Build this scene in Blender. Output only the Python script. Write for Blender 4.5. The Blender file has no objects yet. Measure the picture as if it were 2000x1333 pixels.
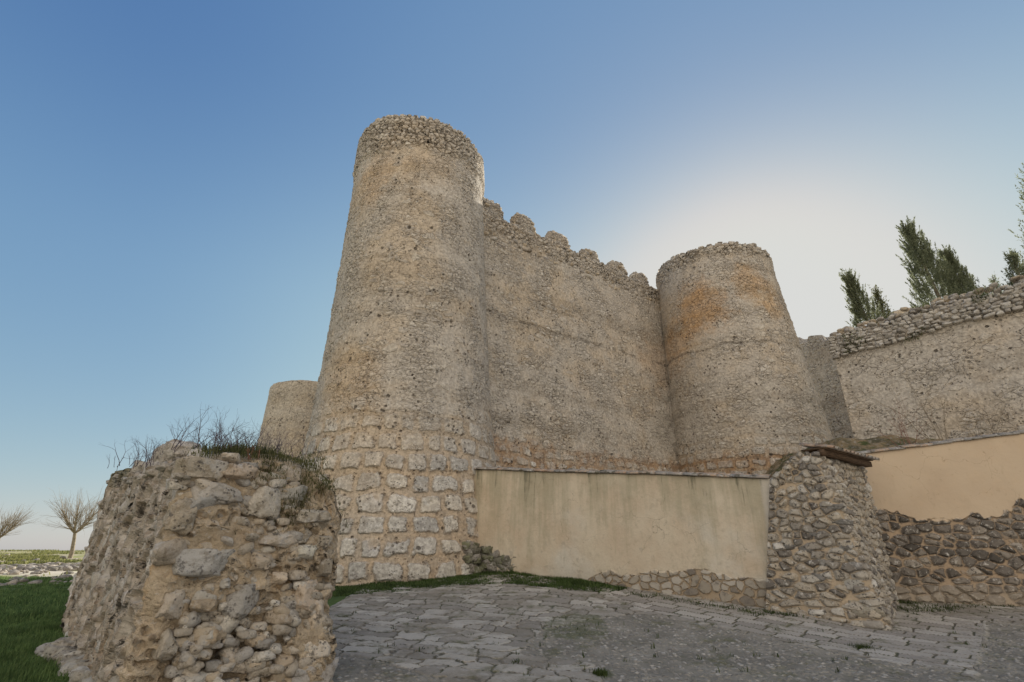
import bpy, math, random
import numpy as np
from mathutils import Vector, noise as mnoise
scene = bpy.context.scene
R = math.radians
random.seed(7); RNG = np.random.default_rng(7)

# ------------------------------------------------------------------ camera
PITCH = 22.2
camd = bpy.data.cameras.new('camera'); cam = bpy.data.objects.new('camera', camd)
scene.collection.objects.link(cam); scene.camera = cam
camd.lens = 18; camd.sensor_width = 36; camd.clip_end = 20000; camd.clip_start = .05
cam.location = (0, 0, 1.6); cam.rotation_euler = (R(90+PITCH), 0, 0)
CT, ST = math.cos(R(PITCH)), math.sin(R(PITCH))
def ray(px, py):
    u = (px-1000)/1000; v = (666.5-py)/1000
    return u, CT-v*ST, ST+v*CT
def P(px, py, Y):
    a, b, c = ray(px, py); return (a/b*Y, Y, 1.6+c/b*Y)
def G(px, py, z=.2):
    a, b, c = ray(px, py); t = (z-1.6)/c; return (a*t, b*t)

# ------------------------------------------------------------------ sky, sun, exposure
SUN_EL, SUN_AZ = 24.8, 27.6
W = bpy.data.worlds.new('World'); scene.world = W; W.use_nodes = True
wn = W.node_tree.nodes; wl = W.node_tree.links.new; bg = wn['Background']
sky = wn.new('ShaderNodeTexSky'); sky.sky_type = 'NISHITA'; sky.sun_disc = False
sky.sun_elevation = R(SUN_EL); sky.sun_rotation = R(SUN_AZ)
sky.air_density = 1.0; sky.dust_density = .4; sky.ozone_density = 1.0
def wmath(op, a, b, c=None):
    m = wn.new('ShaderNodeMath'); m.operation = op
    for i, q in enumerate((a, b, c)):
        if q is None: continue
        if isinstance(q, (int, float)): m.inputs[i].default_value = q
        else: wl(q, m.inputs[i])
    return m.outputs[0]
sp = wn.new('ShaderNodeSeparateColor'); wl(sky.outputs[0], sp.inputs[0])
cb = wn.new('ShaderNodeCombineColor')
# soft shoulder per channel, as a camera with a wide tone range records this sky
tcz = wn.new('ShaderNodeTexCoord'); sxz = wn.new('ShaderNodeSeparateXYZ'); wl(tcz.outputs['Generated'], sxz.inputs[0])
zen = wn.new('ShaderNodeMapRange'); zen.interpolation_type = 'SMOOTHSTEP'; wl(sxz.outputs[2], zen.inputs[0]); zen.inputs[1].default_value = .40; zen.inputs[2].default_value = .75
sdn = wn.new('ShaderNodeVectorMath'); sdn.operation = 'DOT_PRODUCT'; wl(tcz.outputs['Generated'], sdn.inputs[0])
sdn.inputs[1].default_value = (math.sin(R(SUN_AZ))*math.cos(R(SUN_EL)), math.cos(R(SUN_AZ))*math.cos(R(SUN_EL)), math.sin(R(SUN_EL)))
aur = wn.new('ShaderNodeMapRange'); aur.interpolation_type = 'SMOOTHSTEP'; wl(sdn.outputs['Value'], aur.inputs[0]); aur.inputs[1].default_value = .45; aur.inputs[2].default_value = .82
for i, (g, k, zk) in enumerate(((.74, .80, .30), (.54, .76, .24), (.29, .715, .12))):
    v = wmath('MULTIPLY', wmath('POWER', wmath('MULTIPLY', sp.outputs[i], .1), g), k)
    v = wmath('MULTIPLY', v, wmath('SUBTRACT', 1.0, wmath('MULTIPLY', zen.outputs[0], zk)))
    v = wmath('MULTIPLY', v, wmath('ADD', 1.0, wmath('MULTIPLY', aur.outputs[0], (.34, .23, .09)[i])))
    v = wmath('SMOOTH_MIN', v, (.70, .705, .69)[i], .22)
    wl(wmath('MULTIPLY', v, 10.0), cb.inputs[i])
# unseen bright cloud bank behind the camera, added to fill the shaded walls
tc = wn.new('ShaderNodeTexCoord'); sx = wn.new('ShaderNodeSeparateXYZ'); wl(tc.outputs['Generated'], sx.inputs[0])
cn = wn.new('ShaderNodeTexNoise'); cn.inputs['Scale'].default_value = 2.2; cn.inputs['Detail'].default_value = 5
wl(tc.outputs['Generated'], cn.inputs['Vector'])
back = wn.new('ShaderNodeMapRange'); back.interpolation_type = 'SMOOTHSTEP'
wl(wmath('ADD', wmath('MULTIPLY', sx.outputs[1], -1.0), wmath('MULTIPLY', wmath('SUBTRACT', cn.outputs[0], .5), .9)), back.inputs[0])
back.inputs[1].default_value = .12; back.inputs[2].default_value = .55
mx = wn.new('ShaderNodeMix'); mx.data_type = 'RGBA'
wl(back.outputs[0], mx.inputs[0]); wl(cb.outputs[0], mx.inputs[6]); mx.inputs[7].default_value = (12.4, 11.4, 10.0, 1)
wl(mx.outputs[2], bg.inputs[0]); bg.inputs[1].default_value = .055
sund = bpy.data.lights.new('sun', 'SUN'); sun = bpy.data.objects.new('sun', sund); scene.collection.objects.link(sun)
sund.energy = 4.0; sund.angle = R(.5); sund.color = (1, .93, .80)
sdir = Vector((math.sin(R(SUN_AZ))*math.cos(R(SUN_EL)), math.cos(R(SUN_AZ))*math.cos(R(SUN_EL)), math.sin(R(SUN_EL))))
sun.rotation_euler = sdir.to_track_quat('Z', 'Y').to_euler()
scene.view_settings.view_transform = 'Standard'; scene.view_settings.look = 'None'
scene.view_settings.exposure = .86; scene.view_settings.gamma = 1.0
scene.cycles.max_bounces = 6; scene.cycles.diffuse_bounces = 4

# ------------------------------------------------------------------ scene helpers
def tag(o, label=None, cat=None, group=None, kind=None):
    if label: o['label'] = label
    if cat: o['category'] = cat
    if group: o['group'] = group
    if kind: o['kind'] = kind
    return o
def empty(name, loc, label, cat, group=None):
    o = bpy.data.objects.new(name, None); scene.collection.objects.link(o); o.location = loc
    return tag(o, label, cat, group)
def mesh(name, v, f, mat, parent=None, uv=None, col=None, smooth=True, attr=None, tri=False):
    """v (n,3) world coordinates, f (m,k) int array or list of index tuples."""
    me = bpy.data.meshes.new(name); v = np.asarray(v, dtype=np.float32)
    if isinstance(f, np.ndarray):
        m, k = f.shape
        me.vertices.add(len(v)); me.vertices.foreach_set('co', v.ravel())
        me.loops.add(m*k); me.loops.foreach_set('vertex_index', f.astype(np.int32).ravel())
        me.polygons.add(m); me.polygons.foreach_set('loop_start', np.arange(0, m*k, k, dtype=np.int32))
        me.update(calc_edges=True)
    else:
        me.from_pydata([tuple(map(float, q)) for q in v], [], f)
    if smooth: me.polygons.foreach_set('use_smooth', np.ones(len(me.polygons), dtype=bool))
    if uv is not None or col is not None:
        li = np.empty(len(me.loops), dtype=np.int32); me.loops.foreach_get('vertex_index', li)
    if uv is not None:
        l = me.uv_layers.new(name='UVMap'); l.data.foreach_set('uv', np.asarray(uv, dtype=np.float32)[li].ravel())
    for nm, a in (attr or {}).items():
        at = me.attributes.new(nm, 'FLOAT', 'POINT'); at.data.foreach_set('value', np.asarray(a, dtype=np.float32))
    if col is not None:
        ca = me.attributes.new('Col', 'FLOAT_COLOR', 'POINT')
        c4 = np.ones((len(v), 4), dtype=np.float32); c4[:, :3] = col; ca.data.foreach_set('color', c4.ravel())
    me.validate(); me.materials.append(mat)
    o = bpy.data.objects.new(name, me); scene.collection.objects.link(o)
    if parent is not None:
        o.parent = parent; o.matrix_parent_inverse = parent.matrix_basis.inverted()
    return o
def gridfaces(nu, nv, wrap=False):
    i = np.arange(nu if wrap else nu-1); j = np.arange(nv-1)
    I, J = np.meshgrid(i, j, indexing='ij'); I2 = (I+1) % nu
    return np.stack([I*nv+J, I2*nv+J, I2*nv+J+1, I*nv+J+1], -1).reshape(-1, 4)
def fbm(p, scale=1., octs=4, seed=0.):
    """p (n,3) -> (n,) noise about -1..1"""
    off = Vector((seed*13.7, seed*7.3, seed*3.1)); out = np.empty(len(p))
    fr = mnoise.fractal
    for i, q in enumerate(p): out[i] = fr(Vector((q[0]*scale, q[1]*scale, q[2]*scale))+off, 1.0, 2.0, octs)
    return out
def n1(x, seed=0., sc=1.):
    return np.array([mnoise.noise(Vector((float(a)*sc, seed*5.17, seed*1.3))) for a in np.atleast_1d(x)])

# ------------------------------------------------------------------ node language
class X:
    nt = None
    def __init__(s, k): s.s = k
    def __add__(a, b): return mth('ADD', a, b)
    __radd__ = __add__
    def __sub__(a, b): return mth('SUBTRACT', a, b)
    def __rsub__(a, b): return mth('SUBTRACT', b, a)
    def __mul__(a, b): return mth('MULTIPLY', a, b)
    __rmul__ = __mul__
    def __truediv__(a, b): return mth('DIVIDE', a, b)
def setin(inp, v):
    if isinstance(v, X): X.nt.links.new(v.s, inp)
    elif isinstance(v, (tuple, list)):
        inp.default_value = tuple(v)+(1,) if (len(v) == 3 and len(inp.default_value) == 4) else v
    else: inp.default_value = v
def mth(op, a, b=0., c=None):
    n = X.nt.nodes.new('ShaderNodeMath'); n.operation = op
    setin(n.inputs[0], a); setin(n.inputs[1], b)
    if c is not None: setin(n.inputs[2], c)
    return X(n.outputs[0])
def floor(a): return mth('FLOOR', a)
def fract(a): return mth('FRACT', a)
def absx(a): return mth('ABSOLUTE', a)
def mn(a, b): return mth('MINIMUM', a, b)
def mxx(a, b): return mth('MAXIMUM', a, b)
def smin(a, b, k): return mth('SMOOTH_MIN', a, b, k)
def ss(a, lo, hi, o0=0., o1=1.):
    n = X.nt.nodes.new('ShaderNodeMapRange'); n.interpolation_type = 'SMOOTHSTEP'
    for i, q in enumerate((a, lo, hi, o0, o1)): setin(n.inputs[i], q)
    return X(n.outputs[0])
def mixc(f, a, b, mode='MIX'):
    n = X.nt.nodes.new('ShaderNodeMix'); n.data_type = 'RGBA'; n.blend_type = mode
    setin(n.inputs[0], f); setin(n.inputs[6], a); setin(n.inputs[7], b); return X(n.outputs[2])
def mixf(f, a, b):
    n = X.nt.nodes.new('ShaderNodeMix'); n.data_type = 'FLOAT'
    setin(n.inputs[0], f); setin(n.inputs[2], a); setin(n.inputs[3], b); return X(n.outputs[0])
def noise(vec, scale=1., detail=3., rough=.55, dist=0.):
    n = X.nt.nodes.new('ShaderNodeTexNoise'); setin(n.inputs['Vector'], vec)
    n.inputs['Scale'].default_value = scale; n.inputs['Detail'].default_value = detail
    n.inputs['Roughness'].default_value = rough; n.inputs['Distortion'].default_value = dist
    return X(n.outputs[0])
def vor(vec, scale=1., feat='F1', dim='3D', rnd=1., out='Distance'):
    n = X.nt.nodes.new('ShaderNodeTexVoronoi'); n.voronoi_dimensions = dim; n.feature = feat
    if dim == '1D': setin(n.inputs['W'], vec)
    else: setin(n.inputs['Vector'], vec)
    n.inputs['Scale'].default_value = scale; n.inputs['Randomness'].default_value = rnd
    return X(n.outputs[out])
def vec(x=0., y=0., z=0.):
    n = X.nt.nodes.new('ShaderNodeCombineXYZ')
    for i, q in enumerate((x, y, z)): setin(n.inputs[i], q)
    return X(n.outputs[0])
def sep(v):
    n = X.nt.nodes.new('ShaderNodeSeparateXYZ'); setin(n.inputs[0], v); return [X(o) for o in n.outputs]
def pos():
    n = X.nt.nodes.new('ShaderNodeNewGeometry'); return X(n.outputs['Position'])
def uvc():
    n = X.nt.nodes.new('ShaderNodeTexCoord'); return X(n.outputs['UV'])
def attr(name, out='Fac'):
    n = X.nt.nodes.new('ShaderNodeAttribute'); n.attribute_name = name; return X(n.outputs[out])
def scl(v, s):
    n = X.nt.nodes.new('ShaderNodeVectorMath'); n.operation = 'MULTIPLY'; setin(n.inputs[0], v); setin(n.inputs[1], s); return X(n.outputs[0])
def addv(a, b):
    n = X.nt.nodes.new('ShaderNodeVectorMath'); n.operation = 'ADD'; setin(n.inputs[0], a); setin(n.inputs[1], b); return X(n.outputs[0])
def ramp(f, stops):
    n = X.nt.nodes.new('ShaderNodeValToRGB'); setin(n.inputs[0], f); e = n.color_ramp.elements
    while len(e) < len(stops): e.new(.5)
    for q, (p, c) in zip(e, stops): q.position = p; q.color = tuple(c)+(1,)
    return X(n.outputs[0])
def dist3(p, c):
    n = X.nt.nodes.new('ShaderNodeVectorMath'); n.operation = 'DISTANCE'; setin(n.inputs[0], p); setin(n.inputs[1], c)
    return X(n.outputs['Value'])
def material(name, fn, disp=True):
    m = bpy.data.materials.new(name); m.use_nodes = True; X.nt = m.node_tree
    b = m.node_tree.nodes['Principled BSDF']; o = m.node_tree.nodes['Material Output']
    col, h, rough = fn()
    setin(b.inputs['Base Color'], col); setin(b.inputs['Roughness'], rough)
    b.inputs['Specular IOR Level'].default_value = .25
    if h is not None:
        if disp:
            d = m.node_tree.nodes.new('ShaderNodeDisplacement'); d.inputs['Midlevel'].default_value = 0; d.inputs['Scale'].default_value = 1
            setin(d.inputs['Height'], h); m.node_tree.links.new(d.outputs[0], o.inputs['Displacement'])
            m.displacement_method = 'BOTH'
        else:
            bp = m.node_tree.nodes.new('ShaderNodeBump'); bp.inputs['Distance'].default_value = 1.0; bp.inputs['Strength'].default_value = 1
            setin(bp.inputs['Height'], h); m.node_tree.links.new(bp.outputs[0], b.inputs['Normal'])
    return m

# colours measured as surface reflectance
GREY = (.42, .38, .33); TAN = (.50, .385, .255); OCHRE = (.56, .38, .20); LICH = (.66, .62, .56)
DARK = (.11, .095, .08); RUST = (.40, .20, .075); BROWN = (.30, .225, .155)

def coursed(x, y, H, Wd, mort, p, warp=.09, rag=.06):
    """courses of rounded blocks; returns (stone 0..1, random a, random b)"""
    nx = noise(p, 1.3, 2.) - .5; ny = noise(addv(p, (9.1, 3.3, 5.5)), .9, 2.) - .5
    yw = y + ny*(warp*4.5); xw = x + nx*(warp*4)
    yw = yw + (noise(vec(floor(xw/2.3), 7., 1.), 1., 0.)-.5)*.5*H
    r = floor(yw/H); fy = fract(yw/H)
    w = xw/Wd*(.8+.5*noise(vec(r*3.7, 1., 1.), 1., 0.)) + r*17.317
    e = vor(w, 1., 'DISTANCE_TO_EDGE', '1D', .8)
    c = vor(w + r*.001, 1., 'F1', '1D', .8, 'Color')
    d = smin(e*Wd, mn(fy, 1.-fy)*H, .17)
    d = d + (noise(p, 5., 4., .6) - .5)*rag*2.6
    cx = sep(c)
    d = d - ss(noise(addv(p, (4, 6, 2)), 1.0, 3.), .52, .72)*.10
    return ss(d, mort*.5, mort*.5+.06), cx[0], cx[1], d
def pits(p, sc, thr, amount):
    v = vor(p, sc, 'F1', '3D', 1.)
    g = ss(noise(p, sc*.28, 2.), .50, .62)
    return ss(v, thr, thr*.45, 0., 1.)*g*amount

# ---- castle masonry
def castle_mat(name, big_lo, big_hi, bigH=.62, bigW=.72, stains=(), cracks=(), rub_sc=3.4, crown=None, tint=None, cover=.5, pale=.0, dispk=1., band=None):
    def fn():
        p = pos(); uv = uvc(); x, y, _ = sep(uv); px, py_, pz = sep(p)
        zz = pz + (noise(p, .55, 3.)-.5)*2.6
        wb = ss(zz, big_hi, big_lo)
        st, ra, rb, d = coursed(x, y, bigH, bigW, .10, p)
        # rubble: small stones
        q = scl(addv(p, scl(vec(noise(p, 2., 2.), noise(addv(p, (5, 5, 5)), 2., 2.), noise(addv(p, (5, 1, 5)), 2., 2.)), (.3, .3, .12))), (1, 1, 1.75))
        e2 = vor(q, rub_sc, 'DISTANCE_TO_EDGE'); c2 = sep(vor(q, rub_sc, 'F1', out='Color'))
        e3 = vor(q, rub_sc*2.3, 'DISTANCE_TO_EDGE'); c3 = sep(vor(q, rub_sc*2.3, 'F1', out='Color'))
        cov = noise(p, .8, 4., .6)
        reach = ss(cov, cover-.14, cover+.12, .05, .50)
        s2 = ss(e2 + (noise(p, 14., 3.)-.5)*.09, reach, reach+.10)
        s3 = ss(e3 + (noise(p, 22., 2.)-.5)*.10, reach*.8, reach*.8+.14)
        crn = 0.
        if crown is not None:
            crn = ss(pz + (noise(p, 1.2, 2.)-.5)*.9, crown-.25, crown+.35)
            s2 = mixf(crn, s2, ss(e2, .02, .13)); s3 = s3*(1.-crn)
        fine = noise(p, 9., 6., .68); mid = noise(p, 2.2, 4., .6); large = noise(p, .33, 3., .6)
        vert = noise(scl(p, (1, 1, .16)), 1.6, 3., .6)
        mortar = mixc(ss(large, .38, .58), (.47, .385, .285), (.43, .385, .33))
        mortar = mixc(ss(mid, .50, .75)*.35, mortar, (.54, .40, .24))
        ston = ramp(c2[0], [(0, (.27, .235, .195)), (.35, GREY), (.7, (.46, .395, .31)), (1, LICH)])
        ston3 = ramp(c3[1], [(0, (.25, .215, .18)), (.6, GREY), (1, (.58, .53, .46))])
        ex = ss(cov + (mid-.5)*.25, cover+.10, cover-.12)
        c = mixc(s3*mixf(ex, .15, .5), mortar, ston3); c = mixc(s2*mixf(mxx(crn, ex), .30, .92), c, ston)
        q5 = scl(p, (1, 1, 1.5)); e5 = vor(q5, 2.1, 'DISTANCE_TO_EDGE'); c5 = sep(vor(q5, 2.1, 'F1', out='Color'))
        s5 = ss(e5 + (noise(p, 9., 4.)-.5)*.16, .10, .17)*ss(c5[0], .70, .76)*(1.-wb)
        c = mixc(s5*.75, c, mixc(c5[1], (.60, .55, .47), (.34, .30, .26)))
        # big blocks
        big = ramp(ra, [(0, (.33, .325, .315)), (.3, (.52, .51, .49)), (.7, (.58, .53, .45)), (1, (.80, .79, .76))])
        big = mixc(ss(noise(p, 5., 5., .7), .50, .66), big, (.62, .60, .56))
        big = mixc(ss(noise(addv(p, (3, 1, 7)), 4., 5., .7), .55, .68), big, (.17, .165, .16))
        bmort = mixc(ss(mid, .35, .65), (.42, .33, .235), (.50, .37, .24))
        exposed = ss(noise(addv(p, (2, 8, 1)), .9, 3.), .24, .38)
        bigst = st*mixf(exposed, .15, 1.)
        edg = ss(absx(d - .06 + (noise(p, 10., 3.)-.5)*.03), .04, .0)*ss(noise(addv(p, (2, 2, 5)), 2.5, 3.), .42, .58)*exposed
        cbig = mixc(edg*.55, mixc(bigst, bmort, big), (.17, .135, .10))
        c = mixc(wb, c, cbig)
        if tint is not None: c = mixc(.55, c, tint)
        c = mixc(pale, c, LICH)
        c = mixc(ss(vert, .50, .74)*.30, c, (.20, .175, .15))
        c = mixc(ss(large, .38, .62)*.28, c, (.54, .50, .44)); c = mixc(.12, c, (.60, .55, .49))
        if band is not None:
            bz = py_*.0 + pz + (noise(p, 1.1, 4., .65)-.5)*1.3
            bm = ss(bz, band[1]+.25, band[1]-.2)*ss(bz, band[0]-.3, band[0]+.1)*ss(noise(addv(p, (7, 2, 2)), .5, 3.), .36, .50)
            bm = bm*ss(noise(addv(p, (3, 6, 2)), 2.4, 5., .7), .34, .54)
            c = mixc(bm*mixf(bigst*wb, .80, .35), c, mixc(ss(mid, .4, .6), (.40, .24, .12), (.28, .165, .09)))
        for (cx, r, colr, amt) in stains:
            dd = dist3(p, cx)/r + (noise(p, .9, 6., .72)-.5)*2.0 + (fine-.5)*.5
            c = mixc(ss(dd, 1.05, .30)*amt*.68, c, mixc(ss(mid, .4, .6), colr, tuple(k*.72 for k in colr)))
        c = mixc(ss(fine, .34, .68), mixc(1., c, (.70, .68, .66), 'MULTIPLY'), mixc(1., c, (1.28, 1.28, 1.26), 'MULTIPLY'))
        lift = noise(vec(px*.05, py_*.05, pz*1.25), 1., 3., .6); c = mixc(ss(lift, .40, .60)*.22, c, (.58, .53, .47)); c = mixc(ss(lift, .48, .36)*.22, c, (.25, .215, .175))
        spk = noise(addv(p, (11, 3, 2)), 15., 3., .7); c = mixc(ss(spk, .58, .68)*.45*mixf(ex, .35, 1.), c, (.15, .125, .10)); c = mixc(ss(spk, .40, .32)*.4*mixf(ex, .35, 1.), c, (.62, .58, .52))
        pt = mxx(pits(p, 5.5, .34, 1.), pits(addv(p, (4, 4, 4)), 11., .36, .8))
        pt = mxx(pt, ss(vor(addv(p, (3, 3, 8)), 1.15, 'F1', '3D', 1.) + (noise(p, 9., 3.)-.5)*.10, .095, .06))
        c = mixc(pt*.85, c, DARK)
        jn = ss(e2 + (noise(p, 12., 2.)-.5)*.06, .045, .0)*ss(cov, .60, .44)*(1.-wb)
        c = mixc(jn*.38, c, (.15, .125, .10))
        h = s2*(.02+crn*.10) + s3*.010 + s5*.03
        h = mixf(wb, h, bigst*.075)
        h = h + (fine-.5)*.024 + (mid-.5)*.07 - pt*.06 - jn*.03
        for (z0, sl, amt) in cracks:
            k = absx(pz + sl*px + (noise(p, .6, 5., .7)-.5)*.9 - z0)
            kk = ss(k + (noise(p, 4., 4., .7)-.5)*.5, .12, .0)*ss(noise(p, .9, 3.), .40, .56)*amt
            h = h - kk*.10; c = mixc(kk*.8, c, DARK)
        return c, h*dispk, .95
    return material(name, fn)

# ---- stones set in mortar (buttress, low walls)
def rubble_mat(name, sx, sy, mortar, stones, thr=.10, plaster=None, amp=.05, flat=False):
    def fn():
        p = pos(); uv = uvc(); x, y, _ = sep(uv)
        wx = x + (noise(p, 1.7, 2.)-.5)*.22; wy = y + (noise(addv(p, (4, 2, 9)), 1.5, 2.)-.5)*.18
        if flat:
            H = 1./sy; r = floor(wy*sy); fy = fract(wy*sy)
            w = wx*sx + r*13.37; e = vor(w, 1., 'DISTANCE_TO_EDGE', '1D', .9)*(1./sx)
            cc = sep(vor(w, 1., 'F1', '1D', .9, 'Color'))
            d = smin(e, mn(fy, 1.-fy)*H, .08)*2.2/(H+.12)*.55
        else:
            q = vec(wx*sx, wy*sy, 0.)
            d = mn(vor(q, 1., 'DISTANCE_TO_EDGE', '2D', .85), (.72 - vor(q, 1., 'F1', '2D', .85))*.60); cc = sep(vor(q, 1., 'F1', '2D', .85, 'Color'))
        th = thr + cc[2]*.09 + (noise(p, 1.1, 2.)-.5)*.14
        dn = d + (noise(p, 6., 5., .7)-.5)*.26
        st = ss(dn, th, th+.07)
        qs = vec(wx*sx*2.3, wy*sy*2.1, 4.); es_ = vor(qs, 1., 'DISTANCE_TO_EDGE', '2D', .9); ccs = sep(vor(qs, 1., 'F1', '2D', .9, 'Color'))
        sm = ss(es_ + (noise(p, 9., 4., .7)-.5)*.3, .10, .20)*ss(ccs[1], .42, .50)*(1.-st)
        f1 = noise(p, 11., 6., .72); f2 = noise(p, 24., 4., .7); mid = noise(p, 2., 3.)
        sc = ramp(cc[0], stones)
        sc = mixc(ss(f1, .50, .64), sc, (.09, .08, .07)); sc = mixc(ss(noise(addv(p, (6, 6, 1)), 10., 5., .7), .55, .66), sc, (.58, .55, .50))
        mc = mixc(ss(mid, .35, .65), mortar, tuple(k*.85 for k in mortar)); mc = mixc(ss(f2, .35, .7)*.35, mc, tuple(k*.6 for k in mortar))
        c = mixc(sm*.8, mc, mixc(.3, ramp(ccs[0], stones), mortar)); c = mixc(st, c, sc)
        rim = ss(dn, th-.05, th+.01)*(1.-st)*ss(noise(p, 5., 3.), .40, .6)
        c = mixc(rim*.3, c, (.20, .155, .11))
        h = ss(dn, th-.01, th+.22)*amp + sm*amp*.4 + (f1-.5)*.03*st + (f2-.5)*.012 + (mid-.5)*.05
        if plaster is not None:
            c, h = plaster(p, x, y, c, h, st)
        return c, h, .93
    return material(name, fn)

# ---------------------------------------------------------------- terrain
ctrl = np.array([(-5.5,17.2,.62),(-2,17.3,.79),(0,17.3,.93),(2.75,15.3,.725),(6.3,12.5,.31),(7.4,11.6,.10),(9.7,14.4,.38),(13.9,13.6,.28),
 (0,0,0),(4,6,0),(-2.3,7,.03),(-4,6,.08),(-8.5,10.8,.36),(10,8,-.05),(-14,17,.42),(-20,24,.42),(-30,37,.6),(-12,6,.2),(-8,0,.05),(8,0,-.05),
 (15,6,.0),(3,10,.12),(0,11,.22),(-3,12,.3),(22,12,.3),(-6,24,.9),(4,26,1.),(20,30,1.2),(-25,12,.3),(0,-15,0),(-20,-10,0),(20,-10,0)], float)
def _tps():
    d = np.linalg.norm(ctrl[:, None, :2]-ctrl[None, :, :2], axis=-1)
    A = np.zeros((len(ctrl)+1,)*2); A[:-1, :-1] = d; A[-1, :-1] = 1; A[:-1, -1] = 1
    return np.linalg.solve(A, np.r_[ctrl[:, 2], 0])
_w = _tps()
def ground_z(x, y):
    x = np.atleast_1d(np.asarray(x, float)); y = np.atleast_1d(np.asarray(y, float)); sh = x.shape
    x = x.ravel(); y = y.ravel(); out = np.empty(len(x))
    for a in range(0, len(x), 20000):
        d = np.hypot(x[a:a+20000, None]-ctrl[None, :, 0], y[a:a+20000, None]-ctrl[None, :, 1])
        out[a:a+20000] = d@_w[:-1]+_w[-1]
    r = np.hypot(x, y); far = np.clip((r-34)/16, 0, 1); far = far*far*(3-2*far)
    zf = .72 + np.clip((r-50)/60, 0, 1)*.78 - np.clip((r-125)/300, 0, 1)*22
    # behind the camera keep it level
    zf = np.where(y < 0, 0.0, zf)
    return (out*(1-far)+zf*far).reshape(sh)
def GG(px, py):
    x, y = G(px, py, .4)
    for _ in range(12):
        a, b, c = ray(px, py); z = float(ground_z(x, y)[0]); t = (z-1.6)/min(c, -.004); t0 = y/b; t = t0+.6*(t-t0); x, y = a*t, b*t
    return (x, y)
def gz(x, y): return float(ground_z(x, y)[0])

def polymask(x, y, poly):
    ins = np.zeros(x.shape, bool); n = len(poly)
    for i in range(n):
        x1, y1 = poly[i]; x2, y2 = poly[(i+1) % n]
        c = ((y1 > y) != (y2 > y)) & (x < (x2-x1)*(y-y1)/(y2-y1+1e-12)+x1); ins ^= c
    return ins

# ground sheet: fine near, coarse far
def radial(lim, n, k): t = np.linspace(-1, 1, n); return np.sign(t)*((np.exp(k*np.abs(t))-1)/(math.exp(k)-1))*lim
def m_ground():
    p = pos(); px, py, pz = sep(p)
    far = ss(py, 18., 30.)
    grassy = ss(noise(p, .35, 4.), .40, .55)
    gcol = mixc(ss(noise(p, 1.2, 5., .7), .35, .65), (.05, .085, .022), (.095, .14, .035))
    dirt = mixc(ss(noise(p, 2., 5.), .35, .65), (.26, .22, .15), (.40, .35, .26))
    nearc = mixc(ss(px, -3.5, -2.8), gcol, dirt)
    gcol2 = mixc(ss(noise(p, .6, 5., .7), .35, .6), (.17, .20, .06), (.33, .31, .13))
    farc = mixc(grassy, dirt, gcol2)
    path = ss(absx(py*.86 + px*.35 - 16.2 + (noise(p, .3, 2.)-.5)*2.), 2.2, 1.2)*ss(py, 20., 22.)
    farc = mixc(path, farc, (.50, .45, .37))
    vfar = ss(py, 120., 400.); farc = mixc(vfar, farc, (.20, .21, .16))
    c = mixc(far, nearc, farc)
    back = ss(py, 2., -3.); c = mixc(back, c, (.50, .44, .35))
    h = (noise(p, 6., 5.)-.5)*.04
    return c, h, 1.
M_ground = material('soil_and_turf', m_ground, disp=False)
xs = radial(9000, 331, 11.0); ys = radial(9000, 331, 11.0)+6
XX, YY = np.meshgrid(xs, ys, indexing='ij'); ZZ = ground_z(XX, YY)
rr = np.hypot(XX, YY)
ZZ = ZZ + np.where((rr > 22) & (rr < 130) & (YY > 0), fbm(np.stack([XX.ravel(), YY.ravel(), 0*XX.ravel()], -1), .25, 3).reshape(XX.shape)*.12, 0)
inside = (XX > -3.9) & (XX < 15.5) & (YY > 2.5) & (YY < 19.5); ZZ = np.where(inside, ZZ-.08, ZZ)
tag(mesh('ground', np.stack([XX, YY, ZZ], -1).reshape(-1, 3), gridfaces(331, 331), M_ground), kind='structure')

# courtyard paving
slab_poly = [GG(*q) for q in [(1175,1152),(1400,1180),(1560,1204),(1740,1238),(1762,1204),(1995,1207),(2060,1212),(1925,1216),(1903,1306),(1880,1318),(1600,1266),(1400,1222),(1250,1192)]]
gravel_poly = [GG(*q) for q in [(1030,1262),(1060,1232),(1140,1215),(1250,1198),(1400,1226),(1600,1269),(1880,1321),(1900,1480),(1020,1480),(1180,1330),(1170,1300),(1010,1278)]]
gravel2 = [GG(*q) for q in [(1932,1218),(2200,1240),(2200,1480),(1900,1480),(1908,1310)]]
gravel3 = [GG(*q) for q in [(600,1276),(700,1283),(800,1308),(890,1340),(960,1480),(500,1480)]]
moss_polys = [[GG(*q) for q in pl] for pl in ([(1050,1215),(1110,1200),(1180,1205),(1195,1240),(1120,1252),(1065,1245)],
   [(1660,1260),(1700,1258),(1715,1270),(1690,1278),(1660,1272)], [(1150,1308),(1195,1306),(1200,1325),(1160,1330)])]
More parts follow.
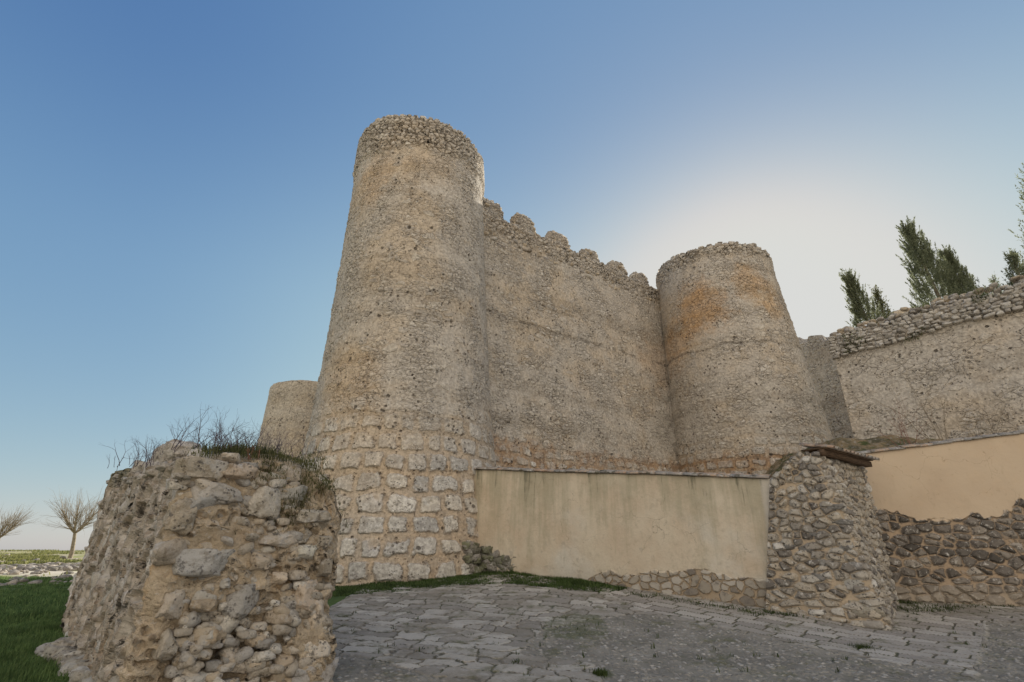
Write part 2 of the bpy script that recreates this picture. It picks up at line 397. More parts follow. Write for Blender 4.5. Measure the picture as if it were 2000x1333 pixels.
def m_paving():
    p = pos(); px, py, pz = sep(p)
    zs, zg, zm = attr('slab'), attr('gravel'), attr('moss')
    nb = (noise(p, 3.5, 4.)-.5)*.7
    zs = ss(zs + nb*.25, .42, .58); zg = ss(zg + nb, .35, .65); zm = ss(zm + (noise(p, 2.6, 5., .75)-.5)*3.6, .45, 1.1)
    # irregular flags, longer along x
    a0 = math.radians(-17); c0_, s0_ = math.cos(a0), math.sin(a0)
    uu = px*c0_ + py*s0_ + (noise(p, .7, 3., .6)-.5)*1.3; vv_ = py*c0_ - px*s0_ + (noise(addv(p, (3, 8, 3)), .7, 3., .6)-.5)*1.1
    H0 = .40; r0 = floor(vv_/H0); f0 = fract(vv_/H0); w0 = uu/.56 + r0*11.31
    e = smin(vor(w0, 1., 'DISTANCE_TO_EDGE', '1D', .85)*.56, mn(f0, 1.-f0)*H0, .06)
    cc = sep(vor(w0, 1., 'F1', '1D', .85, 'Color'))
    dn = e + (noise(p, 8., 5., .72)-.5)*.085
    fl = ss(dn, .0, .035)
    # squared slabs set along the wall
    a = math.radians(-44); ca, sa = math.cos(a), math.sin(a)
    u = px*ca + py*sa + (noise(p, .8, 2.)-.5)*.25; v = py*ca - px*sa + (noise(addv(p, (3, 3, 3)), .8, 2.)-.5)*.2
    Hs = .36; r = floor(v/Hs); fv = fract(v/Hs); w = u/.62 + r*7.31
    es = vor(w, 1., 'DISTANCE_TO_EDGE', '1D', .7)*.62; cs = sep(vor(w, 1., 'F1', '1D', .7, 'Color'))
    ds = mn(es, mn(fv, 1.-fv)*Hs) + (noise(p, 10., 3.)-.5)*.03
    sl = ss(ds, .008, .03)
    f1 = noise(p, 7., 6., .7); f2 = noise(p, 30., 5., .75); mid = noise(p, 1.3, 4., .6)
    base = ramp(cc[0], [(0, (.27, .245, .21)), (.5, (.40, .365, .315)), (1, (.53, .49, .43))])
    bs = ramp(cs[0], [(0, (.30, .27, .235)), (.5, (.39, .355, .31)), (1, (.49, .45, .40))])
    joint = mixc(ss(mid, .4, .6), (.13, .11, .08), (.085, .09, .05))
    c1 = mixc(fl, joint, base); c2 = mixc(sl, joint, bs); c = mixc(zs, c1, c2)
    worn = ss(noise(p, .9, 4., .6), .48, .64)
    c = mixc(worn*.7*(1.-zs), c, (.24, .21, .165)); c = mixc(ss(noise(addv(p, (6, 3, 3)), 3., 6., .75), .52, .64)*.5, c, (.20, .18, .15))
    # gravel with pebbles
    pe = vor(p, 13., 'F1', '3D', 1.); pc = sep(vor(p, 13., 'F1', '3D', 1., 'Color'))
    peb = ss(pe, .60, .30)*ss(pc[1], .25, .4)
    grv = mixc(ss(mid, .35, .65), (.20, .185, .155), (.29, .265, .22)); grv = mixc(peb, grv, ramp(pc[0], [(0, (.17, .155, .135)), (.6, (.30, .275, .24)), (1, (.46, .43, .39))]))
    c = mixc(zg, c, grv)
    green = mixc(f1, (.05, .065, .02), (.10, .12, .035))
    c = mixc(zm*.6, c, green)
    c = mixc(ss(noise(addv(p, (1, 9, 2)), 1.6, 6., .75), .53, .66)*.75*ss(py, 5., 9.), c, (.13, .13, .07))
    c = mixc(ss(f1, .52, .72)*.5, c, (.50, .48, .45)); c = mixc(ss(f2, .5, .72)*.45, c, (.09, .08, .07))
    h = mixf(zs, fl*.022 + cc[1]*fl*.012, sl*.022 + cs[1]*.01)
    h = mixf(zg, h, peb*.022) + (f1-.5)*.022 + (mid-.5)*.05 + (f2-.5)*.008
    return c, h, .85
M_paving = material('worn_paving', m_paving)
gx = np.arange(-4.2, 15.8, .042); gy = 2.2 + np.cumsum(np.linspace(.026, .06, 420)); gy = gy[gy < 19.8]
XX, YY = np.meshgrid(gx, gy, indexing='ij'); ZZ = ground_z(XX, YY)
def smooth(a, n=3):
    a = a.astype(float)
    for _ in range(n):
        b = np.pad(a, 1, mode='edge'); a = (b[1:-1, 1:-1]*4+b[:-2, 1:-1]+b[2:, 1:-1]+b[1:-1, :-2]+b[1:-1, 2:])/8
    return a
ZZ[:2] -= .2; ZZ[-2:] -= .2; ZZ[:, :2] -= .2; ZZ[:, -2:] -= .2
S_ = smooth(polymask(XX, YY, slab_poly), 1)
G_ = smooth(polymask(XX, YY, gravel_poly) | polymask(XX, YY, gravel2) | polymask(XX, YY, gravel3), 14)
Mo = smooth(sum([polymask(XX, YY, q) for q in moss_polys]) > 0, 10)
tag(mesh('paving', np.stack([XX, YY, ZZ], -1).reshape(-1, 3), gridfaces(len(gx), len(gy)), M_paving,
     attr={'slab': S_.ravel(), 'gravel': G_.ravel(), 'moss': Mo.ravel()}), kind='structure')

# ---------------------------------------------------------------- rocks
def ico(sub):
    import bmesh
    bm = bmesh.new(); bmesh.ops.create_icosphere(bm, subdivisions=sub, radius=1)
    v = np.array([q.co[:] for q in bm.verts]); f = np.array([[k.index for k in q.verts] for q in bm.faces]); bm.free(); return v, f
ICO = {s: ico(s) for s in (1, 2, 3, 4)}
def rotm(ax, an):
    ax = np.asarray(ax, float); ax /= np.linalg.norm(ax)+1e-9; K = np.array([[0, -ax[2], ax[1]], [ax[2], 0, -ax[0]], [-ax[1], ax[0], 0]])
    return np.eye(3)+math.sin(an)*K+(1-math.cos(an))*K@K
class Rocks:
    def __init__(s): s.v = []; s.f = []; s.c = []; s.n = 0
    def add(s, c, size, basis=None, tilt=.2, sub=2, col=(.4, .36, .3), rough=.16, box=.62, cuts=5):
        v, f = ICO[sub]; v = np.sign(v)*np.abs(v)**box
        v /= np.abs(v).max()
        ph = RNG.uniform(0, 6.28, (4, 3)); fr = RNG.normal(size=(4, 3))*np.array([[2.], [3.5], [5.], [8.]])
        nz = sum(np.sin(v@fr[k]+ph[k, 0])*(1./(k+1.2)) for k in range(4))
        v = v*(1+rough*.35*nz[:, None])
        if sub > 2:
            sd0 = float(RNG.uniform(0, 50)); v = v*(1+rough*1.3*fbm(v+sd0, 1.5, 5)[:, None])
        for _ in range(cuts):        # chip flat facets off
            nrm = RNG.normal(size=3); nrm /= np.linalg.norm(nrm); dd = v@nrm; lim = dd.max()*RNG.uniform(.60, .86)
            v = v - np.outer(np.clip(dd-lim, 0, None), nrm)
        if sub > 2: v = v*(1+.05*fbm(v*3, 1.5, 3, float(RNG.uniform(0, 9)))[:, None])
        v = v*np.asarray(size)/2
        v = v@rotm(RNG.normal(size=3), RNG.normal()*tilt).T
        if basis is not None: v = v@np.asarray(basis)       # rows = local axes in world
        s.v.append(v+np.asarray(c)); s.f.append(f+s.n); s.n += len(v)
        cc = np.asarray(col)*RNG.uniform(.85, 1.12); s.c.append(np.tile(cc, (len(v), 1)))
    def build(s, name, mat, parent=None): return mesh(name, np.concatenate(s.v), np.concatenate(s.f), mat, parent, col=np.concatenate(s.c), smooth=False)
def m_rock():
    p = pos(); c = attr('Col', 'Color')
    f1 = noise(p, 9., 6., .72); f2 = noise(p, 34., 5., .72); f3 = noise(addv(p, (8, 8, 8)), 5., 5., .7)
    c = mixc(ss(f1, .48, .66)*.75, c, mixc(1., c, (.52, .48, .42), 'MULTIPLY'))
    c = mixc(ss(f3, .53, .66)*.7, c, (.60, .57, .53)); c = mixc(ss(noise(addv(p, (1, 5, 8)), 6., 6., .75), .57, .66)*.8, c, (.12, .11, .10))
    c = mixc(ss(f2, .55, .75)*.45, c, (.16, .14, .12))
    pt = pits(p, 22., .38, 1.); c = mixc(pt*.7, c, DARK)
    return c, (f1-.5)*.05 + (f2-.5)*.022 - pt*.014, .95
M_rock = material('weathered_stone', m_rock, disp=False)
ROCKCOL = [(.42, .38, .33), (.50, .42, .32), (.36, .33, .30), (.55, .46, .34), (.58, .54, .48), (.33, .28, .22)]
def rc(): return ROCKCOL[RNG.integers(len(ROCKCOL))]

# ---------------------------------------------------------------- towers
def tower(root, name, c_top, c_bot, r_top, r_bot, z_bot, z_top, mat, res=.055, flare=None, jag=.16, tilt=(0, 0), crown_rocks=True, arc=None, resv=None, partname='shaft'):
    circ = 2*math.pi*r_bot; nu = int(circ/res); ht = z_top-z_bot; nv = int(ht/(resv or res))
    th = np.linspace(0, 2*math.pi, nu, endpoint=False) + math.pi/2   # the uv seam lies at the far side
    t = np.linspace(0, 1, nv)
    rad = r_bot+(r_top-r_bot)*t
    if flare: rad = rad + flare[0]*np.exp(-(t*ht)/flare[1])
    cx = c_bot[0]+(c_top[0]-c_bot[0])*t; cy = c_bot[1]+(c_top[1]-c_bot[1])*t
    edge = (n1(np.arange(nu)*res, 3., 1.6)*.5 + n1(np.floor(np.arange(nu)*res/.3), 8., 3.7))*jag
    zt = tilt[0]*np.cos(th)+tilt[1]*np.sin(th)
    TH, T = np.meshgrid(th, t, indexing='ij')
    wob = n1(th*r_top, 5., .5)*.05
    Rr = rad[None, :]+wob[:, None]
    Xp = cx[None, :]+Rr*np.cos(TH); Yp = cy[None, :]+Rr*np.sin(TH)
    Zp = z_bot+ht*T+(edge+zt)[:, None]*T**6
    v = np.stack([Xp, Yp, Zp], -1); uvs = np.stack([(TH-math.pi/2)*r_bot, z_bot+ht*T], -1)
    # top: parapet edge then inner drop
    rings = []; uvr = []
    for (dr, dz) in ((.25, .06), (.55, .03), (.75, -.4), (.9, -1.3)):
        rr_ = r_top+wob-dr
        rings.append(np.stack([c_top[0]+rr_*np.cos(th), c_top[1]+rr_*np.sin(th), z_top+edge*.8+zt+dz], -1)[:, None])
        uvr.append(np.stack([(th-math.pi/2)*r_bot, np.full(nu, z_top+dr)], -1)[:, None])
    V = np.concatenate([v]+rings, 1); U = np.concatenate([uvs]+uvr, 1); nv2 = V.shape[1]
    F = gridfaces(nu, nv2, True); vv = V.reshape(-1, 3)
    o = mesh(partname, vv, F, mat, root, uv=U.reshape(-1, 2))
    k = 64; a = np.linspace(0, 2*math.pi, k, endpoint=False)
    cap = np.concatenate([np.stack([c_top[0]+(r_top-.7)*np.cos(a), c_top[1]+(r_top-.7)*np.sin(a), np.full(k, z_top-1.1)], -1), [[c_top[0], c_top[1], z_top-1.05]]])
    mesh('roof_floor', cap, np.array([[i, (i+1) % k, k] for i in range(k)]), M_rock, root, col=np.tile((.4, .36, .3), (k+1, 1)))
    if crown_rocks:
        Rk = Rocks()
        for row in range(2):
            n = int(2*math.pi*r_top/.34)
            for i in range(n):
                a = (i+row*.5)/n*2*math.pi+RNG.normal()*.02
                if RNG.random() < (.25, .15, .1)[row]: continue
                j = int(((a-math.pi/2) % (2*math.pi))/(2*math.pi)*nu) % nu
                zz = z_top+edge[j]+tilt[0]*math.cos(a)+tilt[1]*math.sin(a)-.02-row*.22+RNG.normal()*.04
                rr_ = r_top+.0+RNG.normal()*.025
                ca, sa = math.cos(a), math.sin(a)
                Rk.add((c_top[0]+(rr_-.15)*ca, c_top[1]+(rr_-.15)*sa, zz), (RNG.uniform(.24, .5), RNG.uniform(.3, .42), RNG.uniform(.15, .26)),
                       basis=[(-sa, ca, 0), (ca, sa, 0), (0, 0, 1)], tilt=.16, col=rc(), sub=2, cuts=4, box=.5)
        Rk.build('crown_stones', M_rock, root)
    return root

# tower one (large, left of centre)
T1t = (-4.62, 20.75); T1b = (-4.33, 20.7)
M_t1 = castle_mat('masonry_main_tower', 3.6, 7.4, bigH=.66, bigW=.78, crown=18.0,
    stains=[((-6.0, 17.8, 16.6), 1.9, (.60, .42, .25), .75), ((-3.6, 17.6, 17.0), 1.6, (.60, .44, .27), .5), ((-6.2, 17.2, 7.2), 2.2, (.60, .42, .24), .7), ((-5, 17, 4.6), 2.4, (.60, .43, .25), .45)],
    cracks=[(12.3, .0, .22)], cover=.50)
r1 = empty('round_tower', (-4.4, 20.7, .6), 'tallest round rubble tower, left of centre, with big pitted blocks at its foot', 'tower', 'round towers of the castle')
tower(r1, 't1', (-4.60, 20.75), T1b, 3.06, 3.52, .2, 19.75, M_t1, res=.05, flare=(.85, 4.5), tilt=(-.25, -.12))

# curtain wall and tower two
WA = (-2.35, 20.6); WB = (10.4, 30.2)
T2 = (12.75, 28.6)
M_cw = castle_mat('masonry_curtain', 4.6, 6.6, bigH=.44, bigW=.62, crown=16.3,
    band=(4.6, 5.9), stains=[((8.7, 28.3, 11.8), 2.2, (.52, .31, .13), .55)],
    cracks=[(11.75, .0, .5)], cover=.54)
M_t2 = castle_mat('masonry_right_tower', 4.6, 7.8, bigH=.52, bigW=.8, crown=17.3,
    stains=[((10.6, 26.1, 14.2), 2.1, (.58, .31, .10), .95), ((9.4, 27.6, 12.6), 2.0, (.56, .32, .12), .8), ((13.4, 25.4, 15.3), 1.5, (.58, .34, .13), .85), ((14.2, 25.4, 13.9), 1.0, (.56, .33, .13), .6), ],
    band=(4.6, 6.0),
    cracks=[(11.75, .0, .5), (8., .03, .2)], cover=.54, rub_sc=3.0)
r2 = empty('round_tower', (12.75, 28.6, .8), 'round tower right of centre with orange stained upper face, where the curtain wall ends', 'tower', 'round towers of the castle')
tower(r2, 't2', T2, (T2[0]+.75, T2[1]+.1), 3.35, 4.45, .6, 17.95, M_t2, res=.075, tilt=(-.1, 0))

def wallsweep(root, name, A, B, z0, topfun, thick, batter, mat, res=.07, partname='masonry', thick_res=.25, base=None, face=None, nb=10):
    """wall from A to B; its front is the side that looks to the camera. topfun(s) gives height"""
    A = np.array(A, float); B = np.array(B, float); L = np.linalg.norm(B-A); d = (B-A)/L
    n = np.array([d[1], -d[0]]);  n = n if n@(-(A+B)/2) > 0 else -n
    ns = int(L/res)+1; s = np.linspace(0, L, ns); top = topfun(s)
    z0s = np.full(ns, z0) if base is None else base(s)
    hmax = float((top-z0s).max()); nf = int(hmax/res)+1; t = np.linspace(0, 1, nf)
    S, T = np.meshgrid(s, t, indexing='ij')
    Z = z0s[:, None]+(top-z0s)[:, None]*T
    off = batter*(1-(Z-z0s[:, None])/hmax)
    if face is not None: off = off + face(S, Z)
    front = np.stack([A[0]+d[0]*S+n[0]*off, A[1]+d[1]*S+n[1]*off, Z], -1)
    uf = np.stack([S, Z], -1)
    parts = [front]; us = [uf]
    nt = max(2, int(thick/thick_res))
    for i in range(1, nt+1):
        o = -thick*i/nt; zz = top+.05*math.sin(i*2.)
        parts.append(np.stack([A[0]+d[0]*s+n[0]*o, A[1]+d[1]*s+n[1]*o, zz], -1)[:, None]); us.append(np.stack([s, top+thick*i/nt], -1)[:, None])
    for i in range(1, nb+1):
        zz = top+(z0s-top)*i/nb
        parts.append(np.stack([A[0]+d[0]*s-n[0]*thick, A[1]+d[1]*s-n[1]*thick, zz], -1)[:, None]); us.append(np.stack([s, top+thick+(top-zz)], -1)[:, None])
    V = np.concatenate(parts, 1); U = np.concatenate(us, 1); m = V.shape[1]
    F = gridfaces(ns, m)
    if (F is not None): F = F[:, ::-1] if np.cross(np.append(d, 0), (0, 0, 1))@np.append(n, 0) < 0 else F
    vv = V.reshape(-1, 3); faces = F
    o = mesh(partname, vv, faces, mat, root, uv=U.reshape(-1, 2))
    # closed ends
    ev = []; ef = []
    for idx in (0, ns-1):
        ring = V[idx, ::max(1, m//60)]; c = ring.mean(0); k0 = len(ev); ev += list(ring)+[c]
        ef += [(k0+i, k0+(i+1) % len(ring), k0+len(ring)) for i in range(len(ring))]
    mesh('wall_end', np.array(ev), np.array(ef), M_rock, root, col=np.tile((.42, .36, .28), (len(ev), 1)))
    return A, d, n, L, top, s

r3 = empty('curtain_wall', (4, 25, .8), 'high curtain wall with worn rounded battlements between the two big round towers', 'castle wall', 'castle curtain walls')
def cwtop(s): return 17.2 + n1(s, 2., .9)*.16 + n1(np.floor(s/.35), 6., 3.3)*.08
A, d, n, L, top, s = wallsweep(r3, 'cw', WA, WB, .6, cwtop, 1.9, .75, M_cw, res=.065)
# crest stones and merlons
Rk = Rocks()
bas = [(d[0], d[1], 0), (n[0], n[1], 0), (0, 0, 1)]
for row in range(6):
    x = -.2
    while x < L:
        w_ = RNG.uniform(.22, .5)
        if RNG.random() > .12+row*.09:
            zt = float(np.interp(x, s, top))-row*.24-.02
            c = A+d*(x+w_/2)+n*(-.12+RNG.normal()*.03+.012*row)
            Rk.add((c[0], c[1], zt+RNG.normal()*.05), (w_*1.02, RNG.uniform(.3, .5), RNG.uniform(.15, .26)), basis=bas, tilt=.14, col=rc(), sub=2, cuts=3)
        x += w_
Rk.build('crest_stones', M_rock, r3)
# merlons: pixel centre x at the crest, width in metres, height in metres
def s_at(px, z):
    best = None
    for k in np.linspace(-.5, L+1, 400):
        c = A+d*k; dep = c[1]*CT+(z-1.6)*ST; q = 1000+1000*c[0]/dep
        if best is None or abs(q-px) < best[0]: best = (abs(q-px), k)
    return best[1]
M_mer = castle_mat('masonry_merlon', -5, -4, crown=10., cover=.5, dispk=.8)
for i, (px, w_, h_) in enumerate([(962, 1.9, 1.25), (1030, 1.75, 1.2), (1097, 1.75, 1.1), (1158, 1.6, 1.0), (1212, 1.6, 1.0), (1256, 1.5, .9)]):
    k = s_at(px, 17.6); v, f = ICO[4]
    v = np.sign(v)*np.abs(v)**np.array([.8, .6, .8]); v = v/np.abs(v).max(0)
    v = v*np.array([w_/2, .42, h_*.95]); v[:, 2] += .12*h_
    v = v*(1+.10*fbm(v+i*7, 1.7, 4, i)[:, None])
    c = A+d*k-n*.42; zt = float(np.interp(k, s, top))
    ww = v[:, :1]*np.append(d, 0)+v[:, 1:2]*np.append(n, 0)+v[:, 2:]*np.array([0, 0, 1])+np.array([c[0], c[1], zt])
    mer = mesh('merlon', ww, f, M_mer, r3, uv=np.stack([v[:, 0], v[:, 2]], -1))
    Rm = Rocks(); c_m = ww.mean(0)
    for _ in range(16):
        q = ww[RNG.integers(len(ww))]
        if q[2] < zt-.1: continue
        Rm.add(q+(c_m-q)*.16, (RNG.uniform(.18, .38), .28, RNG.uniform(.13, .2)), basis=bas, tilt=.2, col=rc(), sub=2, cuts=3)
    Rm.build('merlon_stones', M_rock, mer)

# far round tower on the left and the wall joining it
M_far = castle_mat('masonry_far_tower', -8, -6, rub_sc=1.9, crown=None, cover=.36, tint=(.50, .41, .30), dispk=.8)
r4 = empty('round_tower', (-14.2, 31.2, .8), 'smaller round tower farther back, seen at the left edge of the tallest tower', 'tower', 'round towers of the castle')
tower(r4, 't3', (-12.85, 32.3), (-12.85, 32.3), 2.72, 3.1, .5, 11.12, M_far, res=.1, jag=.04, crown_rocks=False)
r5 = empty('curtain_wall', (-9, 26, .8), 'lower castle wall running back from the tallest tower to the small back tower', 'castle wall', 'castle curtain walls')
wallsweep(r5, 'rw', (-12.2, 32.6), (-6.2, 23.0), .5, lambda s: 10.4+n1(s, 4., 1.)*.15, 1.8, .3, M_far, res=.2)
# wall running on behind the right tower
M_rear = castle_mat('masonry_rear_wall', -8, -6, rub_sc=2.4, cover=.55, crown=30., tint=(.24, .235, .235))  # dark grey tint puts this wall's shade into its stone colour
r6 = empty('curtain_wall', (19, 30, 3), 'shaded castle wall with small merlons running on behind the right round tower', 'castle wall', 'castle curtain walls')
A6, d6, n6, L6, top6, s6 = wallsweep(r6, 'bw', P(1500, 665, 35.5)[:2], P(1760, 700, 27.5)[:2], 2.0, lambda s: 15.6-s*.27+np.where((s % 1.6) < .85, .45, 0)+n1(s, 4., 1.5)*.1, 1.4, .5, M_rear, res=.1)
# ---------------------------------------------------------------- yellow courtyard wall
YA = np.array([-1.40, 18.55]); YB = np.array([6.3, 12.5]); YL = float(np.linalg.norm(YB-YA)); yd = (YB-YA)/YL
def m_plaster_left():
    p = pos(); x, y, _ = sep(uvc())
    f1 = noise(p, 5., 6., .7); f2 = noise(p, 26., 4., .7); mid = noise(p, 1.1, 4., .6)
    streak = noise(vec(x*2.6, y*.22, 3.), 1., 5., .65); streak2 = noise(vec(x*6.5, y*.45, 8.), 1., 4., .65)
    topz = 4.22 - x*.1095            # top line of the wall
    down = topz - y                  # metres below the coping
    low = y - (.72 - x*.045)
    c = mixc(ss(mid, .3, .7), (.59, .475, .345), (.65, .555, .42))
    wh = ss(noise(addv(p, (3, 9, 4)), .55, 4., .6) - low*.06, .42, .62)
    c = mixc(wh*.75, c, (.66, .61, .52))
    xl = noise(vec(x*.55, 9., 1.), 1., 2.)
    g = ss(streak + (xl-.5)*.9 + streak2*.35 + (noise(p, 1.5, 5., .7)-.5)*.5 - down*.13, .40, .74)
    c = mixc(g*.64, c, (.37, .33, .225))
    dk = ss(streak2 + (xl-.5)*.7 + (streak-.5)*1.1 + (noise(p, 4., 4., .7)-.5)*.25 - down*.15, .54, .72)
    c = mixc(dk*.8, c, (.16, .15, .10))
    c = mixc(ss(f1, .50, .70)*.35, c, (.36, .30, .21))
    c = mixc(ss(f2, .45, .75)*.16, c, (.30, .25, .18))
    ck = ss(vor(addv(p, scl(vec(noise(p, 3., 3.), noise(addv(p, (1, 2, 3)), 3., 3.), noise(addv(p, (3, 2, 1)), 3., 3.)), (.5, .5, .5))), .9, 'DISTANCE_TO_EDGE'), .007, .0)*ss(noise(addv(p, (4, 4, 1)), .8, 2.), .46, .58)
    c = mixc(ck*.6, c, (.20, .16, .11))
    fl_ = ss(noise(addv(p, (9, 9, 1)), 2.6, 5., .7), .63, .66); c = mixc(fl_*.5, c, (.43, .37, .29))
    damp = ss(low + (noise(p, 1.8, 4.)-.5)*.9, .75, .1); c = mixc(damp*.4, c, (.44, .36, .26))
    # rubble footing, uneven upper edge
    edge = 1.06 - x*.115 + .62*ss(x, 3.6, 4.4) + ss(x, 1.3, 2.1)*-.12 + (noise(p, 1.6, 4., .6)-.5)*.5
    edge = edge - ss(x, 2.3, 3.2)*ss(x, 5., 4.)*.65 + ss(x, 4.6, 8.)*.42
    rub = ss(y - edge, .04, -.02)
    q = vec((x + (noise(p, 2., 2.)-.5)*.3)*3.8, (y + (noise(addv(p, (4, 4, 4)), 2., 2.)-.5)*.2)*5., 0.)
    e = mn(vor(q, 1., 'DISTANCE_TO_EDGE', '2D', 1.), (.78 - vor(q, 1., 'F1', '2D', 1.))*.6); cc = sep(vor(q, 1., 'F1', '2D', 1., 'Color'))
    st = ss(e + (noise(p, 6., 5., .75)-.5)*.42, .02, .12)
    stc = ramp(cc[0], [(0, (.20, .17, .14)), (.5, (.36, .31, .245)), (1, (.50, .45, .38))])
    stc = mixc(ss(f1, .52, .66)*.7, stc, (.15, .13, .11))
    rc_ = mixc(st, mixc(f1, (.33, .25, .17), (.50, .39, .27)), stc)
    mossy = ss(x, 2.4, .6); rc_ = mixc(mossy*.55, rc_, (.16, .15, .12))
    c = mixc(rub, c, rc_)
    c = mixc(ss(absx(x-YL+.22 + (noise(p, 1., 3.)-.5)*.2), .22, .10)*.6, c, (.66, .60, .52))
    h = (mid-.5)*.05 + (f1-.5)*.014 + (f2-.5)*.004
    h = mixf(rub, h+.03, st*.05 + (f1-.5)*.04)
    return c, h, .92
M_pl = material('stained_yellow_plaster', m_plaster_left)
r8 = empty('courtyard_wall', (2.4, 15.5, .6), 'cream yellow plastered wall streaked with grey green stains, joining the tallest tower and the stone pier', 'wall', 'plastered courtyard walls')
def ytop(s): return 4.22 - s*.1095 + n1(s, 12., .35)*.03
wallsweep(r8, 'yw', YA, YB, 0, ytop, .5, .12, M_pl, res=.04, partname='plaster_panel', base=lambda s: ground_z(YA[0]+yd[0]*s, YA[1]+yd[1]*s)-.25)
def m_tile():
    p = pos(); c = attr('Col', 'Color'); f1 = noise(p, 9., 6., .72)
    c = mixc(ss(f1, .42, .64), c, (.27, .25, .22)); c = mixc(ss(noise(addv(p, (3, 3, 3)), 14., 4.), .56, .66), c, (.46, .44, .40))
    c = mixc(ss(noise(addv(p, (5, 1, 3)), 5., 4.), .56, .68), c, (.12, .11, .08))
    return c, (f1-.5)*.02, .9
M_tile = material('weathered_clay_tile', m_tile, disp=False)
def tile(c, ax, up, L_, r0, r1, th=.016, arcdeg=150, nseg=9):
    """curved roof tile: half tube along ax"""
    ax = np.asarray(ax, float); ax /= np.linalg.norm(ax); up = np.asarray(up, float); sd = np.cross(ax, up); sd /= np.linalg.norm(sd); up = np.cross(sd, ax)
    a = np.radians(np.linspace(-arcdeg/2, arcdeg/2, nseg)); V = []
    for (l, r) in ((-L_/2, r0), (L_/2, r1)):
        for rr_ in (r, r-th):
            for q in a: V.append(np.asarray(c)+ax*l+sd*math.sin(q)*rr_+up*(math.cos(q)*rr_-r0*.4))
    V = np.array(V); F = []
    for i in range(nseg-1):
        F += [(i, i+1, 2*nseg+i+1, 2*nseg+i), (nseg+i+1, nseg+i, 3*nseg+i, 3*nseg+i+1), (i+1, i, nseg+i, nseg+i+1), (2*nseg+i, 2*nseg+i+1, 3*nseg+i+1, 3*nseg+i)]
    F += [(0, 2*nseg, 3*nseg, nseg), (nseg-1, 2*nseg-1, 4*nseg-1, 3*nseg-1)]
    return V, np.array(F)
TC = [(.40, .27, .19), (.34, .29, .25), (.44, .32, .23), (.30, .28, .26), (.38, .33, .28)]
def coping(root, pts_fn, L_, yd3, n3, step=.42, name='coping_tiles', wid=.15, over=.02):
    V = []; F = []; C_ = []; k = 0; s_ = .1
    slab = []
    while s_ < L_:
        c = np.array(pts_fn(s_)); c[2] += RNG.normal()*.008
        for (o, zz) in ((-.10, 0), (.02-.30, .04), (.02-.5, .0)):
            nx_ = np.array(pts_fn(min(s_+step, L_)))-np.array(pts_fn(s_)); nx_ /= np.linalg.norm(nx_)+1e-9
            v, f = tile(c-n3*(-over)+n3*(o+RNG.normal()*.012)+np.array([0, 0, .05+zz]), nx_+RNG.normal(size=3)*.025, (0, 0, 1), step*1.12, wid*RNG.uniform(.85, 1.05), wid*.86)
            V.append(v); F.append(f+k); k += len(v); C_.append(np.tile(TC[RNG.integers(5)], (len(v), 1)))
        s_ += step*RNG.uniform(.9, 1.1)
    mesh(name, np.concatenate(V), np.concatenate(F), M_tile, root, col=np.concatenate(C_), smooth=False)
n8 = np.array([yd[1], -yd[0], 0]); n8 = n8 if n8[:2]@(-YA) > 0 else -n8
coping(r8, lambda s: (YA[0]+yd[0]*s, YA[1]+yd[1]*s, float(ytop(np.array([s]))[0])+.0), YL-.1, yd, n8, step=.40, wid=.10, over=.14)

# ---------------------------------------------------------------- stone pier (buttress)
pc = (.50, .36, .225)
M_pier = rubble_mat('pier_masonry', 2.6, 6.0, (.53, .42, .30), [(0, (.17, .15, .13)), (.3, (.33, .295, .25)), (.6, (.50, .43, .335)), (.9, (.46, .42, .36)), (1, (.68, .64, .58))], thr=-.03, amp=.08)
r9 = empty('stone_pier', (7.2, 12.3, .2), 'battered rubble stone pier with dark stones between the two plastered walls', 'buttress')
# plan: corner profile as a path with heights; front edge YB' -> corner -> back along the right wall
F0b = YA+(YB-YA)*.925+n8[:2]*.24; C0b = np.array([7.50, 11.52]); E0b = np.array([9.9, 14.75])
F0t = YA+(YB-YA)*.985+n8[:2]*.10; C0t = np.array([7.08, 12.02]); E0t = np.array([9.5, 14.1])
def arcpath(a, b, c, r, n1_, n2_):
    """a->b->c with b rounded"""
    d1 = (a-b)/np.linalg.norm(a-b); d2 = (c-b)/np.linalg.norm(c-b); p1 = b+d1*r; p2 = b+d2*r
    A_ = [a+(p1-a)*t for t in np.linspace(0, 1, n1_, endpoint=False)]
    B_ = [(1-t)**2*p1+2*t*(1-t)*b+t*t*p2 for t in np.linspace(0, 1, 14, endpoint=False)]
    C_ = [p2+(c-p2)*t for t in np.linspace(0, 1, n2_)]
    return np.array(A_+B_+C_)
pb = arcpath(F0b, C0b, E0b, .16, 44, 96); ptp = arcpath(F0t, C0t, E0t, .12, 44, 96)
sl = np.r_[0, np.cumsum(np.linalg.norm(np.diff(pb, axis=0), axis=1))]
zb_ = ground_z(pb[:, 0], pb[:, 1])-.25
# top height along the path: rises from the yellow wall top to a sloping head
ztp = np.interp(sl, [0, .4, .8, 1.2, 1.7, 2.4, sl[-1]], [3.12, 3.24, 3.42, 3.60, 3.68, 3.66, 3.78])
nvp = 100; t = np.linspace(0, 1, nvp)
Vp = pb[:, None, :]*(1-t[None, :, None])**1.0+ptp[:, None, :]*t[None, :, None]
Zp = zb_[:, None]+(ztp-zb_)[:, None]*t[None, :]
V = np.concatenate([Vp, Zp[..., None]], -1); U = np.stack([np.tile(sl[:, None], (1, nvp)), Zp], -1)
